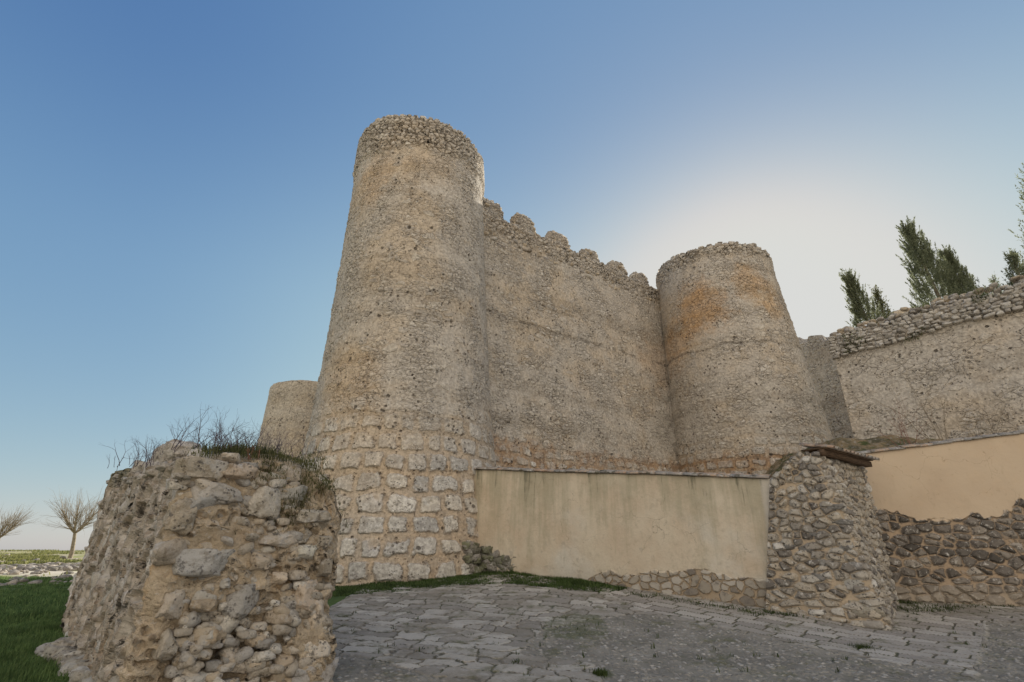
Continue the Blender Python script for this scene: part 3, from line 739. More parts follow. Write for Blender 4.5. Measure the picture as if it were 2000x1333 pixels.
# cap inward
cen = np.array([8.5, 14.2]); caps = []; ucap = []
for q in (.12, .3, .6, .98):
    xy = ptp+(cen-ptp)*q; caps.append(np.concatenate([xy, (ztp+.10*q)[:, None]], 1)[:, None]); ucap.append(np.stack([sl, ztp+q], -1)[:, None])
V = np.concatenate([V]+caps, 1); U = np.concatenate([U]+ucap, 1)
mesh('pier_body', V.reshape(-1, 3), gridfaces(V.shape[0], V.shape[1]), M_pier, r9, uv=U.reshape(-1, 2))
# a few stones that stand proud of the mortar
Rk = Rocks()
def pier_pt(px, py):
    """nearest surface point seen at the pixel"""
    vv = V[:, :nvp].reshape(-1, 3); dep = vv[:, 1]*CT+(vv[:, 2]-1.6)*ST
    X_ = 1000+1000*vv[:, 0]/dep; Y_ = 666.5-1000*((vv[:, 2]-1.6)*CT-vv[:, 1]*ST)/dep
    return vv[np.argmin((X_-px)**2+(Y_-py)**2)]
pbas = [(yd[0], yd[1], 0), (n8[0], n8[1], 0), (0, 0, 1)]
dk = (.25, .235, .215)
for (px, py, w_, h_, cl) in [(1631, 963, .34, .16, (.70, .67, .62)), (1662, 1108, .42, .26, dk), (1664, 1143, .42, .24, (.42, .39, .34)), (1612, 1200, .36, .26, (.45, .38, .30)),
     (1690, 1190, .62, .36, (.40, .36, .29)), (1688, 1222, .75, .2, (.40, .36, .31)), (1590, 960, .26, .16, dk), (1560, 1017, .3, .14, (.35, .33, .30)), (1608, 1102, .28, .2, dk),
     (1640, 1020, .5, .13, dk), (1575, 1075, .34, .2, dk), (1650, 1068, .32, .18, dk), (1596, 1125, .3, .18, dk), (1565, 1200, .3, .22, (.45, .39, .32)), (1545, 1130, .3, .18, dk),
     (1625, 990, .45, .12, dk), (1560, 905, .3, .13, (.40, .36, .32)), (1570, 925, .34, .10, dk), (1615, 935, .22, .14, (.48, .44, .40)), (1535, 1070, .38, .14, dk), (1590, 1045, .3, .11, dk)]:
    q = pier_pt(px, py); Rk = Rocks(); Rk.add(q+n8*(-.05), (w_, .22, h_), basis=pbas, tilt=.08, col=cl, sub=3, cuts=4, box=.7, rough=.2); Rk.build('set_stone', M_rock, r9)

# ---------------------------------------------------------------- right plastered wall
RA = np.array([9.45, 14.75]); RB = np.array([22.0, 11.6]); RL = float(np.linalg.norm(RB-RA)); rd = (RB-RA)/RL
def plaster_right(p, x, y, c, h, st):
    edge = 2.72 - ss(x, .1, .9)*.18 + ss(noise(vec(x, 2., 2.), .9, 3.), .35, .65, -.26, .26) + (noise(p, 3.5, 3.)-.5)*.30 + x*.02
    pl = ss(y - edge, -.015, .03)
    f1 = noise(p, 4., 5., .65); mid = noise(p, .9, 4.)
    pcx = mixc(ss(mid, .3, .7), (.53, .41, .29), (.58, .46, .33)); pcx = mixc(ss(f1, .45, .75)*.35, pcx, (.60, .45, .30))
    pcx = mixc(ss(noise(addv(p, (2, 2, 2)), 9., 4., .7), .60, .72)*.4, pcx, (.38, .28, .18))
    ck = ss(vor(addv(p, scl(vec(noise(p, 3., 3.), noise(addv(p, (1, 2, 3)), 3., 3.), noise(addv(p, (3, 2, 1)), 3., 3.)), (.5, .5, .5))), .8, 'DISTANCE_TO_EDGE'), .006, .0)*ss(noise(addv(p, (4, 4, 1)), .8, 2.), .48, .6)
    pcx = mixc(ck*.5, pcx, (.26, .18, .11)); pcx = mixc(ss(noise(scl(p, (1, 1, .3)), 2.2, 5., .7), .52, .70)*.3, pcx, (.42, .32, .22))
    lowpale = ss(y, .95, .55)
    c = mixc(lowpale*.6, c, (.40, .34, .27))
    c = mixc(pl, c, pcx)
    h = mixf(pl, h, .06 + (f1-.5)*.012 + (mid-.5)*.03)
    return c, h
M_rw = rubble_mat('dark_rubble_and_plaster', 2.9, 4.9, (.48, .36, .25), [(0, (.10, .088, .075)), (.5, (.20, .175, .15)), (.85, (.31, .27, .225)), (1, (.44, .39, .33))], thr=-.03, plaster=plaster_right, amp=.09)
r10 = empty('courtyard_wall', (12, 14.1, .4), 'orange plastered wall over dark rubble stones at the right edge, right of the stone pier', 'wall', 'plastered courtyard walls')
def rtop(s): return 4.03 + s*.098 - np.maximum(s-6., 0)*.05
wallsweep(r10, 'rw', RA, RB, 0, rtop, .5, .10, M_rw, res=.045, partname='wall_face', base=lambda s: ground_z(RA[0]+rd[0]*s, RA[1]+rd[1]*s)-.35)
n10 = np.array([rd[1], -rd[0], 0]); n10 = n10 if n10[:2]@(-RA) > 0 else -n10
coping(r10, lambda s: (RA[0]+rd[0]*s, RA[1]+rd[1]*s, float(rtop(s))), RL, rd, n10, step=.40, wid=.11, over=.13)

# small tiled roof on the pier
r11 = empty('lean_to_roof', (8.6, 13.1, 3.7), 'short dark timber beam carrying clay roof tiles on top of the stone pier', 'roof')
def m_wood():
    p = pos(); g = noise(scl(p, (3, 3, 22)), 2., 4.)
    return mixc(ss(g, .3, .7), (.055, .035, .022), (.14, .09, .055)), (g-.5)*.015, .8
M_wood = material('old_timber', m_wood, disp=False)
def boxbetween(a, b, w_, h_, seg=1):
    a = np.array(a, float); b = np.array(b, float); ax = b-a; ax /= np.linalg.norm(ax); sd = np.cross(ax, (0, 0, 1)); sd /= np.linalg.norm(sd); up = np.cross(sd, ax)
    V = []
    for q in (a, b):
        for (i, j) in ((-1, -1), (1, -1), (1, 1), (-1, 1)): V.append(q+sd*i*w_/2+up*j*h_/2)
    return np.array(V), np.array([(0, 1, 2, 3), (7, 6, 5, 4), (0, 4, 5, 1), (1, 5, 6, 2), (2, 6, 7, 3), (3, 7, 4, 0)])
ba = np.array(P(1603, 884, 12.0)); bb = np.array(P(1697, 908, 13.75))
v, f = boxbetween(ba, bb, .14, .13); mesh('beam', v, f, M_wood, r11, smooth=False)
bx = (bb-ba)/np.linalg.norm(bb-ba); outw = np.cross(bx, (0, 0, 1)); outw = outw if outw@(-ba) > 0 else -outw
v, f = boxbetween(ba-outw*.15+np.array([0, 0, .10]), bb-outw*.15+np.array([0, 0, .10]), .55, .03); mesh('roof_board', v, f, M_wood, r11, smooth=False)
Vt = []; Ft = []; Ct = []; k = 0
NT = 13; Lb = np.linalg.norm(bb-ba)
for i in range(NT):
    for j in range(2):
        c = ba+bx*(i+.5)/NT*Lb*1.02+np.array([0, 0, .145+j*.07])+outw*(.08-j*.34)
        v, f = tile(c, outw*1.+np.array([0, 0, -.22])+RNG.normal(size=3)*.03, (0, 0, 1), .40, .085, .07, arcdeg=170)
        Vt.append(v); Ft.append(f+k); k += len(v); Ct.append(np.tile(TC[RNG.integers(5)], (len(v), 1)))
mesh('roof_tiles', np.concatenate(Vt), np.concatenate(Ft), M_tile, r11, col=np.concatenate(Ct), smooth=False)

# ---------------------------------------------------------------- terrace wall, far right
M_ter = castle_mat('masonry_terrace', -8, -6, rub_sc=2.6, cover=.47, pale=.12, crown=10.0)
TA = np.array(P(1622, 665, 20.2)[:2]); TB = np.array(P(2000, 545, 16.0)[:2]); TB = TB+(TB-TA)*.9; TL = float(np.linalg.norm(TB-TA)); td = (TB-TA)/TL
r12 = empty('terrace_wall', (17, 17.5, 4), 'tall rough stone wall topped by loose dry stones at the right edge below the cypresses', 'wall')
def ttop(s): return 9.80 + .075*s + n1(s, 9., .8)*.12
wallsweep(r12, 'tw', TA, TB, -.3, ttop, 1.2, .5, M_ter, res=.06)
n12 = np.array([td[1], -td[0], 0]); n12 = n12 if n12[:2]@(-TA) > 0 else -n12
Rk = Rocks(); tb = [(td[0], td[1], 0), tuple(n12), (0, 0, 1)]
for row in range(8):
    x = -.1
    while x < TL:
        w_ = RNG.uniform(.14, .36); zt = float(ttop(x+w_/2)[0])
        extra = 0
        if not (row == 7 and RNG.random() < .5):
            z_ = zt-.74+row*.14
            Rk.add((TA[0]+td[0]*(x+w_/2)+n12[0]*(.10+RNG.normal()*.02-.03*row), TA[1]+td[1]*(x+w_/2)+n12[1]*(.10+RNG.normal()*.02-.03*row), z_+RNG.normal()*.02),
                   (w_*.94, RNG.uniform(.3, .45), RNG.uniform(.11, .165)), basis=tb, tilt=.16, col=[(.54, .50, .44), (.60, .56, .50), (.47, .43, .38), (.64, .60, .54)][RNG.integers(4)], sub=3, cuts=5, box=.5, rough=.2)
        x += w_
for j in range(160):   # stones lying on top, running back
    x = RNG.uniform(0, TL); o = -RNG.uniform(.3, 1.1)
    Rk.add((TA[0]+td[0]*x+n12[0]*o, TA[1]+td[1]*x+n12[1]*o, float(ttop(x)[0])+.48+RNG.normal()*.05), (.3, .3, .16), basis=tb, tilt=.3, col=rc(), sub=2)
Rk.build('dry_stones', M_rock, r12)
# return of that wall toward the castle (left end) and bank at its foot
def m_bank():
    p = pos(); a = noise(p, 1.4, 5., .65); b = noise(p, 7., 5., .7)
    c = mixc(ss(a, .4, .6), (.10, .09, .055), (.26, .20, .12)); c = mixc(ss(b, .5, .7), c, (.34, .31, .27)); c = mixc(ss(noise(addv(p, (4, 4, 4)), 3., 5.), .52, .64), c, (.07, .085, .03))
    return c, (a-.5)*.3+(b-.5)*.09, 1.
M_bank = material('overgrown_bank', m_bank, disp=True)
gx = np.linspace(8.4, 34, 240); gy = np.linspace(9.0, 36, 250); XX, YY = np.meshgrid(gx, gy, indexing='ij')
# height: rises from behind the courtyard wall to the foot of the terrace wall
sd_ = (XX-RA[0])*(-n10[0])+(YY-RA[1])*(-n10[1])
ZZ = 2.2+np.clip(sd_, 0, 5.5)*.62+fbm(np.stack([XX.ravel(), YY.ravel(), 0*XX.ravel()], -1), .8, 3).reshape(XX.shape)*.18
ZZ = ZZ - np.clip(12.6-XX, 0, 4)*.85 
ZZ = ZZ - np.clip(XX-22, 0, 12)*.42
ZZ = np.where(sd_ < .55, .2, ZZ)
keep = sd_.ravel() > .45
F = gridfaces(240, 250); F = F[keep[F].all(1)]
tag(mesh('hillside', np.stack([XX, YY, ZZ], -1).reshape(-1, 3), F, M_bank), kind='structure')

# ---------------------------------------------------------------- ruined wall stub, near left
RNG = np.random.default_rng(23)
r13 = empty('ruined_wall', (-4.5, 8, .1), 'broken stub of rubble wall in the left foreground with grass and twigs on top', 'ruin')
RA3 = np.array([-3.72, 5.95]); ax_a = np.array([-4.55, 4.85]); LA = float(np.linalg.norm(ax_a)); ax_a /= LA; ax_b = np.array([-ax_a[1], ax_a[0]]); ax_b = ax_b if ax_b[0] > 0 else -ax_b
WB_ = 2.02
def ruin_top(a, b):
    """a metres from the near end, b metres from the left face"""
    z = 2.76+.04*a*0
    z = np.interp(a, [0, .25, .9, 1.6, 3.0, 4.6, 5.9, 6.65], [2.60, 2.72, 2.80, 2.80, 2.80, 2.98, 3.14, 3.06])
    z = z + np.interp(b, [0, .25, .6, 1.1, 1.5, 1.8, 2.05], [-.12, -.03, .02, .03, -.03, -.26, -.80])
    return z
def ruin_map(P_):
    """unit-ish (a,b,z) -> world with batter"""
    a, b, z = P_[:, 0], P_[:, 1], P_[:, 2]
    k = np.clip(1-z/2.9, 0, 1.2)
    b2 = b - .18*k*(1-np.clip(b/WB_, 0, 1)) + .10*k*np.clip(b/WB_, 0, 1)
    a2 = a - .05*k*(1-np.clip(a/LA, 0, 1)) + .22*k*np.clip(a/LA, 0, 1)
    return np.stack([RA3[0]+ax_a[0]*a2+ax_b[0]*b2, RA3[1]+ax_a[1]*a2+ax_b[1]*b2, z], -1)
def ruin_shell():
    """closed band round the plan (end face, left face, back, right face) + top"""
    rs = .032
    def seg(p, q, n): return [np.array(p)+(np.array(q)-np.array(p))*t for t in np.linspace(0, 1, n, endpoint=False)]
    rcn = .28
    def cr(c0, c1, c2, n=9): return [(1-t)**2*np.array(c0)+2*t*(1-t)*np.array(c1)+t*t*np.array(c2) for t in np.linspace(0, 1, n, endpoint=False)]
    Lx, Wx = LA, WB_
    path = seg((rcn, Wx), (Lx-rcn, Wx), 60)[::-1]
    path = seg((Lx-rcn, Wx), (rcn, Wx), 70)+cr((rcn, Wx), (0, Wx), (0, Wx-rcn))+seg((0, Wx-rcn), (0, rcn), int((Wx-2*rcn)/rs))+cr((0, rcn), (0, 0), (rcn*.7, 0))
    path += seg((rcn*.7, 0), (Lx-.5, 0), int((Lx-.8)/rs))+cr((Lx-.5, 0), (Lx, 0), (Lx, .5), 18)+seg((Lx, .5), (Lx, Wx-rcn), 40)+cr((Lx, Wx-rcn), (Lx, Wx), (Lx-rcn, Wx))
    pth = np.array(path); n_ = len(pth); nv = 96; t = np.linspace(0, 1, nv)
    tp = ruin_top(pth[:, 0], pth[:, 1])
    A_ = np.tile(pth[:, None, :], (1, nv, 1)); Z = -.25+(tp+.25)[:, None]*t[None]
    V = np.concatenate([A_, Z[..., None]], -1)
    cen = np.array([LA/2, WB_/2]); rings = []
    nr = 26
    for q in np.linspace(0, 1, nr+1)[1:]:
        tgt = np.stack([np.clip(pth[:, 0], .9, LA-.9), np.full(n_, WB_*.5)], -1)
        xy = pth+(tgt-pth)*q; rings.append(np.concatenate([xy, ruin_top(xy[:, 0], xy[:, 1])[:, None]], 1)[:, None])
    V = np.concatenate([V]+rings, 1); sh = V.shape
    vv = V.reshape(-1, 3)
    # lumps
    nrm_in = np.array([LA/2, WB_/2, 1.2]); dirv = vv-nrm_in; dirv[:, 2] *= .4
    dirv /= np.linalg.norm(dirv, axis=1)[:, None]
    w = ruin_map(vv)
    nz = fbm(w, .9, 4, 2)*.10+fbm(w, 2.6, 3, 5)*.05
    endf = np.clip(1-vv[:, 0]/.5, 0, 1)
    # hollow under the upper stones of the broken end
    hol = np.exp(-((vv[:, 2]-.35)/.55)**2)*np.exp(-((vv[:, 1]-.85)/.65)**2)*.30*endf
    a_off = nz*(1+.5*endf)
    vv2 = vv.copy(); vv2 += dirv*a_off[:, None]; vv2[:, 0] += hol
    return ruin_map(vv2), gridfaces(n_, sh[1], True), np.stack([np.tile(np.arange(n_)[:, None]*rs, (1, sh[1])), V[..., 2]], -1).reshape(-1, 2), vv
def m_ruin():
    p = pos(); a_, zz = attr('ra'), attr('rb')
    px, py, pz = sep(p)
    endm = ss(a_, .40, .08)
    q = scl(addv(p, scl(vec(noise(p, 2., 2.), noise(addv(p, (5, 5, 5)), 2., 2.), noise(addv(p, (1, 5, 9)), 2., 2.)), (.3, .3, .3))), (1, 1, 1.35))
    e = vor(q, 2.3, 'DISTANCE_TO_EDGE'); cc = sep(vor(q, 2.3, 'F1', out='Color'))
    e2 = vor(q, 5.5, 'DISTANCE_TO_EDGE'); c2 = sep(vor(q, 5.5, 'F1', out='Color'))
    f1 = noise(p, 5., 6., .68); f2 = noise(p, 20., 6., .72); mid = noise(p, 1.5, 4., .6); st = noise(scl(p, (1, 1, .35)), 5., 5., .65)
    s1 = ss(e + (noise(p, 6., 4.)-.5)*.16, .03, .16); s2 = ss(e2 + (f1-.5)*.3, .08, .22)*ss(cc[1], .3, .6)
    face = mixc(ss(st, .35, .62), (.42, .355, .28), (.62, .56, .48))
    face = mixc(ss(noise(addv(p, (7, 1, 3)), 3., 5., .7), .50, .66), face, (.58, .54, .49))
    face = mixc(ss(mid, .5, .66)*.6, face, (.36, .27, .18))
    mort = mixc(ss(mid, .38, .62), (.46, .36, .25), (.56, .45, .32)); mort = mixc(ss(f1, .45, .7)*.6, mort, (.35, .275, .19))
    stn = ramp(c2[0], [(0, (.30, .26, .21)), (.5, (.45, .38, .29)), (1, (.58, .53, .46))])
    core = mixc(s2*.8, mort, stn)
    c = mixc(endm, face, core)
    org = ss(noise(addv(p, (2, 2, 9)), 1.8, 4.), .60, .70)*endm; c = mixc(org*.45, c, (.48, .28, .11))
    c = mixc((1.-s1)*.45*(1.-endm), c, (.24, .18, .12))
    topm = ss(pz + (f1-.5)*.4, 2.62, 2.95); c = mixc(topm*.7, c, (.12, .115, .055))
    c = mixc(ss(f2, .5, .72)*.5, c, (.20, .165, .13)); c = mixc(ss(noise(p, 13., 5., .7), .58, .68)*.5, c, (.64, .60, .55))
    pt = pits(p, 7., .36, 1.); c = mixc(pt*.6, c, (.16, .11, .07))
    h = mixf(endm, s1*.09 + cc[1]*s1*.04, s2*.06 + s1*.03) + (f1-.5)*.09 + (st-.5)*.07*(1.-endm) + (f2-.5)*.022 - pt*.05
    return c, h, .95
M_ruin = material('ruin_rubble', m_ruin)
vR, fR, uR, raw = ruin_shell()
mesh('rubble_core', vR, fR, M_ruin, r13, uv=uR, attr={'ra': raw[:, 0], 'rb': raw[:, 1]})
# stones of the broken end: a few large ones read from the photo, then fill
Rk = Rocks()
ebas = [tuple(np.append(ax_b, 0)), tuple(np.append(-ax_a, 0)), (0, 0, 1)]
def on_end(px, py):
    best = None
    a, b, c = ray(px, py); o = np.array([0, 0, 1.6]); dr = np.array([a, b, c])
    nrm = np.append(-ax_a, 0); q0 = np.append(RA3, 0)
    t = ((q0-o)@nrm)/(dr@nrm); return o+dr*t
BIG = [(390, 915, 100, 45, (.43, .37, .29)), (468, 922, 70, 34, (.52, .42, .32)), (452, 898, 40, 20, (.56, .48, .38)), (425, 965, 120, 42, (.42, .38, .33)), (390, 985, 60, 40, (.36, .34, .31)),
  (518, 985, 70, 52, (.48, .43, .36)), (560, 925, 60, 40, (.45, .38, .30)), (570, 965, 66, 36, (.46, .43, .38)), (540, 1055, 70, 34, (.42, .36, .29)), (600, 1010, 50, 30, (.42, .37, .30)),
  (595, 1075, 46, 34, (.60, .54, .46)), (510, 1098, 46, 40, (.46, .38, .29)), (385, 1100, 118, 58, (.40, .375, .34)), (335, 1075, 60, 60, (.47, .40, .32)), (475, 1175, 72, 62, (.40, .37, .33)),
  (440, 1058, 34, 26, (.46, .41, .35)), (490, 1050, 30, 18, (.50, .45, .38)), (600, 1165, 56, 56, (.52, .42, .32)), (545, 1200, 50, 44, (.44, .36, .27)), (635, 1190, 34, 44, (.54, .46, .37)),
  (625, 1215, 52, 34, (.58, .48, .37)), (622, 1262, 78, 62, (.58, .50, .41)), (612, 1328, 108, 66, (.44, .40, .36)), (460, 1290, 54, 50, (.46, .39, .31)), (510, 1312, 40, 34, (.54, .47, .38)),
  (395, 1180, 50, 30, (.44, .35, .25)), (545, 1130, 34, 24, (.55, .45, .34)), (440, 1140, 24, 18, (.52, .48, .42)), (395, 1345, 70, 36, (.46, .41, .34)), (470, 1355, 60, 34, (.50, .45, .38)), (550, 1350, 54, 34, (.48, .42, .34)),
  (640, 1010, 40, 26, (.45, .40, .33)), (645, 1060, 34, 34, (.47, .41, .33)), (648, 1110, 30, 34, (.44, .38, .30)), (350, 1010, 50, 60, (.46, .39, .30)), (505, 1250, 44, 34, (.45, .36, .26)), (340, 1180, 60, 60, (.47, .40, .32)),
  (330, 1260, 60, 60, (.47, .41, .33)), (560, 1290, 46, 28, (.50, .40, .29)), (415, 1245, 40, 30, (.43, .34, .24))]
BIG = [(a_, b_, c_, d_, tuple(min(.7, q*1.22) for q in e_)) for a_, b_, c_, d_, e_ in BIG]
for (px, py, w_, h_, cl) in BIG:
    if px > 630: px -= 14
    q = on_end(px, py); dep = q[1]*CT+(q[2]-1.6)*ST; m = dep/1000
    dpt = RNG.uniform(.26, .36)
    if 880 < py < 975 and px > 480: q = q+np.append(ax_a, 0)*.1
    hx = np.exp(-((q[2]-.35)/.55)**2)*.16
    Rk.add(q+np.append(ax_a, 0)*(dpt*.5-.13+hx*.6), (w_*m*.96, dpt, h_*m*.98), basis=ebas, tilt=.13, col=cl, sub=4, cuts=13, rough=.24, box=.5)
for j in range(420):
    px = RNG.uniform(345, 640); py = RNG.uniform(930 if True else 0, 1360)
    if px > 600 and py < 1000: continue
    q = on_end(px, py); sz = RNG.uniform(.05, .15)*(1.0 if RNG.random() < .8 else 1.5)
    Rk.add(q+np.append(ax_a, 0)*RNG.uniform(.0, .09), (sz*1.5, sz, sz*.8), basis=ebas, tilt=.5, box=.5, col=[(.52, .45, .36), (.60, .52, .42), (.48, .44, .39), (.68, .62, .53), (.54, .44, .32)][RNG.integers(5)], sub=2, cuts=5, rough=.2)
# top course and left face blocks
for j in range(90):
    a = RNG.uniform(.0, LA); b = RNG.choice([RNG.uniform(-.02, .25), RNG.uniform(.2, 2.0)]); z = float(ruin_top(a, b))-.07
    q = ruin_map(np.array([[a, b, z]]))[0]; sz = RNG.uniform(.12, .26)
    if b > 1.75: continue
    Rk.add(q-np.array([0, 0, .04]), (sz*.9, sz, sz*.4), basis=ebas, tilt=.25, col=[(.50, .44, .36), (.56, .50, .43), (.46, .42, .37)][RNG.integers(3)], sub=3, cuts=5, rough=.22)
for j in range(120):
    a = RNG.uniform(.25, LA+.1); z = RNG.uniform(.0, 2.9); q = ruin_map(np.array([[a, .19, z]]))[0]; sz = RNG.uniform(.34, .8)
    Rk.add(q, (.34, sz*.8, sz*.7), basis=ebas, tilt=.16, col=[(.58, .52, .45), (.52, .47, .40), (.66, .61, .55)][RNG.integers(3)], sub=4, cuts=6, rough=.26)
for j in range(60):     # right flank and far end
    a = RNG.uniform(0, LA); z = RNG.uniform(0, 2.4); q = ruin_map(np.array([[a, WB_-.1, z]]))[0]; sz = RNG.uniform(.2, .45)
    Rk.add(q, (.3, sz, sz*.6), basis=ebas, tilt=.2, col=rc(), sub=3, cuts=5, rough=.2)
# low footing along the left face
for j in range(46):
    a = j/46*4.0+RNG.normal()*.08; q = ruin_map(np.array([[a, .26-.10*a+RNG.normal()*.05, .14]]))[0]; sz = RNG.uniform(.22, .4)
    q[2] = gz(q[0], q[1])+.06
    Rk.add(q, (.34, sz, sz*.55), basis=ebas, tilt=.25, col=[(.50, .47, .42), (.44, .40, .34), (.56, .53, .48)][RNG.integers(3)], sub=3, cuts=6, rough=.25)
Rk.build('set_stones', M_rock, r13)

# ---------------------------------------------------------------- loose rubble at the corner of tower and wall
r14 = empty('rock_pile', P(985, 1095, 18.0), 'low heap of mossy rubble where the yellow wall meets the tallest tower', 'rocks')
Rk = Rocks()
for j in range(110):
    px = RNG.uniform(905, 1048); top_ = 1060+max(0, (px-925))*.40; py = RNG.uniform(top_, 1114)
    if px < 935: Y_ = 17.75
    else:
        k = (px-930)/600*YL*.95; Y_ = YA[1]+yd[1]*k-.42
    Rk.add(np.array(P(px, py, Y_)), (RNG.uniform(.22, .46), .3, RNG.uniform(.13, .26)), basis=pbas, tilt=.2, col=[(.25, .235, .19), (.34, .31, .27), (.19, .18, .14), (.22, .22, .14)][RNG.integers(4)], sub=3, cuts=6, rough=.26, box=.5)
Rk.build('rocks', M_rock, r14)
tag(r14)

# ---------------------------------------------------------------- grass
def blades(pts, h, w, lean=.5, colA=(.09, .16, .05), colB=(.27, .37, .13), seg=2):
    n_ = len(pts); pts = np.asarray(pts); h = np.asarray(h)*RNG.uniform(.5, 1.2, n_); an = RNG.uniform(0, 6.283, n_); ln = RNG.normal(size=n_)*lean
    d_ = np.stack([np.cos(an), np.sin(an), 0*an], -1); sdv = np.stack([-np.sin(an), np.cos(an), 0*an], -1)
    ww = np.asarray(w)*RNG.uniform(.6, 1.3, n_)
    b0 = pts-sdv*ww[:, None]/2; b1 = pts+sdv*ww[:, None]/2
    mpt = pts+d_*(ln*h*.35)[:, None]; mpt[:, 2] += h*.6
    m0 = mpt-sdv*ww[:, None]*.32; m1 = mpt+sdv*ww[:, None]*.32
    tp = pts+d_*(ln*h)[:, None]; tp[:, 2] += h*(1-.25*np.abs(ln)).clip(.3)
    V = np.stack([b0, b1, m1, m0, tp], 1).reshape(-1, 3); i = np.arange(n_)*5
    F3 = np.concatenate([np.stack([i, i+1, i+2], -1), np.stack([i, i+2, i+3], -1), np.stack([i+3, i+2, i+4], -1)])
    t = RNG.uniform(0, 1, n_)[:, None]; col = np.array(colA)*(1-t)+np.array(colB)*t
    return V, F3, np.repeat(col, 5, 0)
def m_leaf():
    c = attr('Col', 'Color'); p = pos()
    return mixc(ss(noise(p, 3., 3.), .35, .65), mixc(1., c, (.6, .6, .6), 'MULTIPLY'), c), None, .7
M_leaf = material('leaf_blades', m_leaf)
# lawn at left
def lawn(n_, rect, cond, h, w, **k):
    x = RNG.uniform(rect[0], rect[1], n_); y = RNG.uniform(rect[2], rect[3], n_); m = cond(x, y); x = x[m]; y = y[m]
    z = ground_z(x, y); hh = h*(.45+.9*np.clip(fbm(np.stack([x, y, 0*x], -1), .9, 3)+.5, 0, 1.4))
    return blades(np.stack([x, y, z-.01], -1), hh, w, **k)
def infront(x, y):
    # in frame and left of the ruin's left face
    rel = (x-RA3[0])*ax_b[0]+(y-RA3[1])*ax_b[1]
    return (x/y < -.60) & (x/y > -1.12) & ((rel < .0) | (y > 11.6))
parts = [lawn(150000, (-14, -3.2, 4.5, 12.5), infront, .10, .012), lawn(150000, (-25, -6.5, 11, 25), infront, .13, .03)]
V = np.concatenate([p_[0] for p_ in parts]); o = 0; F = []
for p_ in parts: F.append(p_[1]+o); o += len(p_[0])
tag(mesh('grass_lawn', V, np.concatenate(F), M_leaf, col=np.concatenate([p_[2] for p_ in parts]), smooth=False), 'dark green shaded lawn left of the ruined wall stub', 'grass', kind='stuff')
# strip along tower and wall foot
gp = [GG(*q) for q in [(640,1148),(700,1142),(800,1136),(900,1118),(960,1108),(1060,1116),(1160,1132),(1225,1152),(1190,1161),(1090,1153),(1000,1144),(900,1146),(800,1156),(700,1164),(640,1166)]]
def strip(x, y): return polymask(x, y, gp)
xsg = [q[0] for q in gp]; ysg = [q[1] for q in gp]
v, f, c = lawn(170000, (min(xsg), max(xsg), min(ysg), max(ysg)+.6), strip, .10, .022, colA=(.06, .10, .03), colB=(.17, .24, .08))
tag(mesh('grass_strip', v, f, M_leaf, col=c, smooth=False), 'narrow strip of grass at the foot of the tower and yellow wall', 'grass', kind='stuff')
# weeds along wall bases and in joints
WP = []
def weeds(px, py, n_, r, z=.3):
    x, y = GG(px, py)
    for _ in range(n_):
        dx, dy = RNG.normal(size=2)*r; WP.append((x+dx, y+dy, gz(x+dx, y+dy)))
for px in range(1230, 1500, 14): weeds(px, 1160+(px-1230)*.165+RNG.normal()*2, 40, .10)
for px in range(1500, 1560, 12): weeds(px, 1200+(px-1500)*.1, 60, .09)
for px in range(1752, 2000, 12): weeds(px, 1192+RNG.normal()*2-(6 if px > 1860 else 0), 70 if px < 1880 else 28, .13)
weeds(1770, 1180, 300, .16); weeds(1688, 1270, 160, .08); weeds(1172, 1320, 160, .05); weeds(1010, 1300, 30, .05)
for _ in range(60): weeds(RNG.uniform(680, 1950), RNG.uniform(1175, 1325), 6, .03)
for q in [(1080,1225),(1110,1215),(1140,1235),(1160,1220)]: weeds(*q, 14, .3)
v, f, c = blades(np.array(WP), .09, .014, lean=.7, colA=(.05, .075, .02), colB=(.13, .17, .05))
tag(mesh('weeds', v, f, M_leaf, col=c, smooth=False), 'small weeds growing in the paving joints and along the wall bases', 'weeds', kind='stuff')
tv = []
for _ in range(9000):
    x = RNG.uniform(0, TL); rr_ = RNG.uniform(-1.0, .35)
    if mnoise.noise(Vector((x*.9, rr_*1.2, 5.))) < .27: continue
    tv.append((TA[0]+td[0]*x+n12[0]*(.27-.1*(rr_+1)), TA[1]+td[1]*x+n12[1]*(.27-.1*(rr_+1)), 9.8+.075*x+rr_))
v, f, c = blades(np.array(tv), .10, .02, lean=1., colA=(.07, .09, .03), colB=(.17, .19, .07))
tag(mesh('wall_weeds', v, f, M_leaf, col=c, smooth=False), 'small green weeds rooted among the loose dry stones of the terrace wall', 'weeds', kind='stuff')
# grass on the ruin's top
TP = []; HH = []
for j in range(9000):
    a = abs(RNG.normal())*1.6; b = RNG.uniform(.1, 2.05)
    if a > LA: continue
    dens = .9 if b > .5 else .4
    if RNG.random() > dens*(1 if b < 1.4 else .5) or mnoise.noise(Vector((a*1.3, b*1.3, 3.))) < -.12: continue
    q = ruin_map(np.array([[a, b, float(ruin_top(a, b))]]))[0]; TP.append(q+np.array([0, 0, .02])); HH.append((.12 if b < 1.1 else .045)*(.5+RNG.random()))
for (px, py, n_, r) in [(575, 985, 700, .11), (636, 950, 300, .07), (600, 940, 350, .10), (535, 920, 500, .10), (610, 905, 400, .12), (510, 940, 250, .06), (560, 1010, 200, .1), (455, 1035, 120, .05)]:
    q0 = on_end(px, py)
    for _ in range(n_):
        TP.append(q0+RNG.normal(size=3)*np.array([r, r, r*.7])+np.append(ax_a, 0)*.04); HH.append(.055)
v, f, c = blades(np.array(TP), np.array(HH), .009, lean=.9, colA=(.085, .10, .03), colB=(.27, .25, .11))
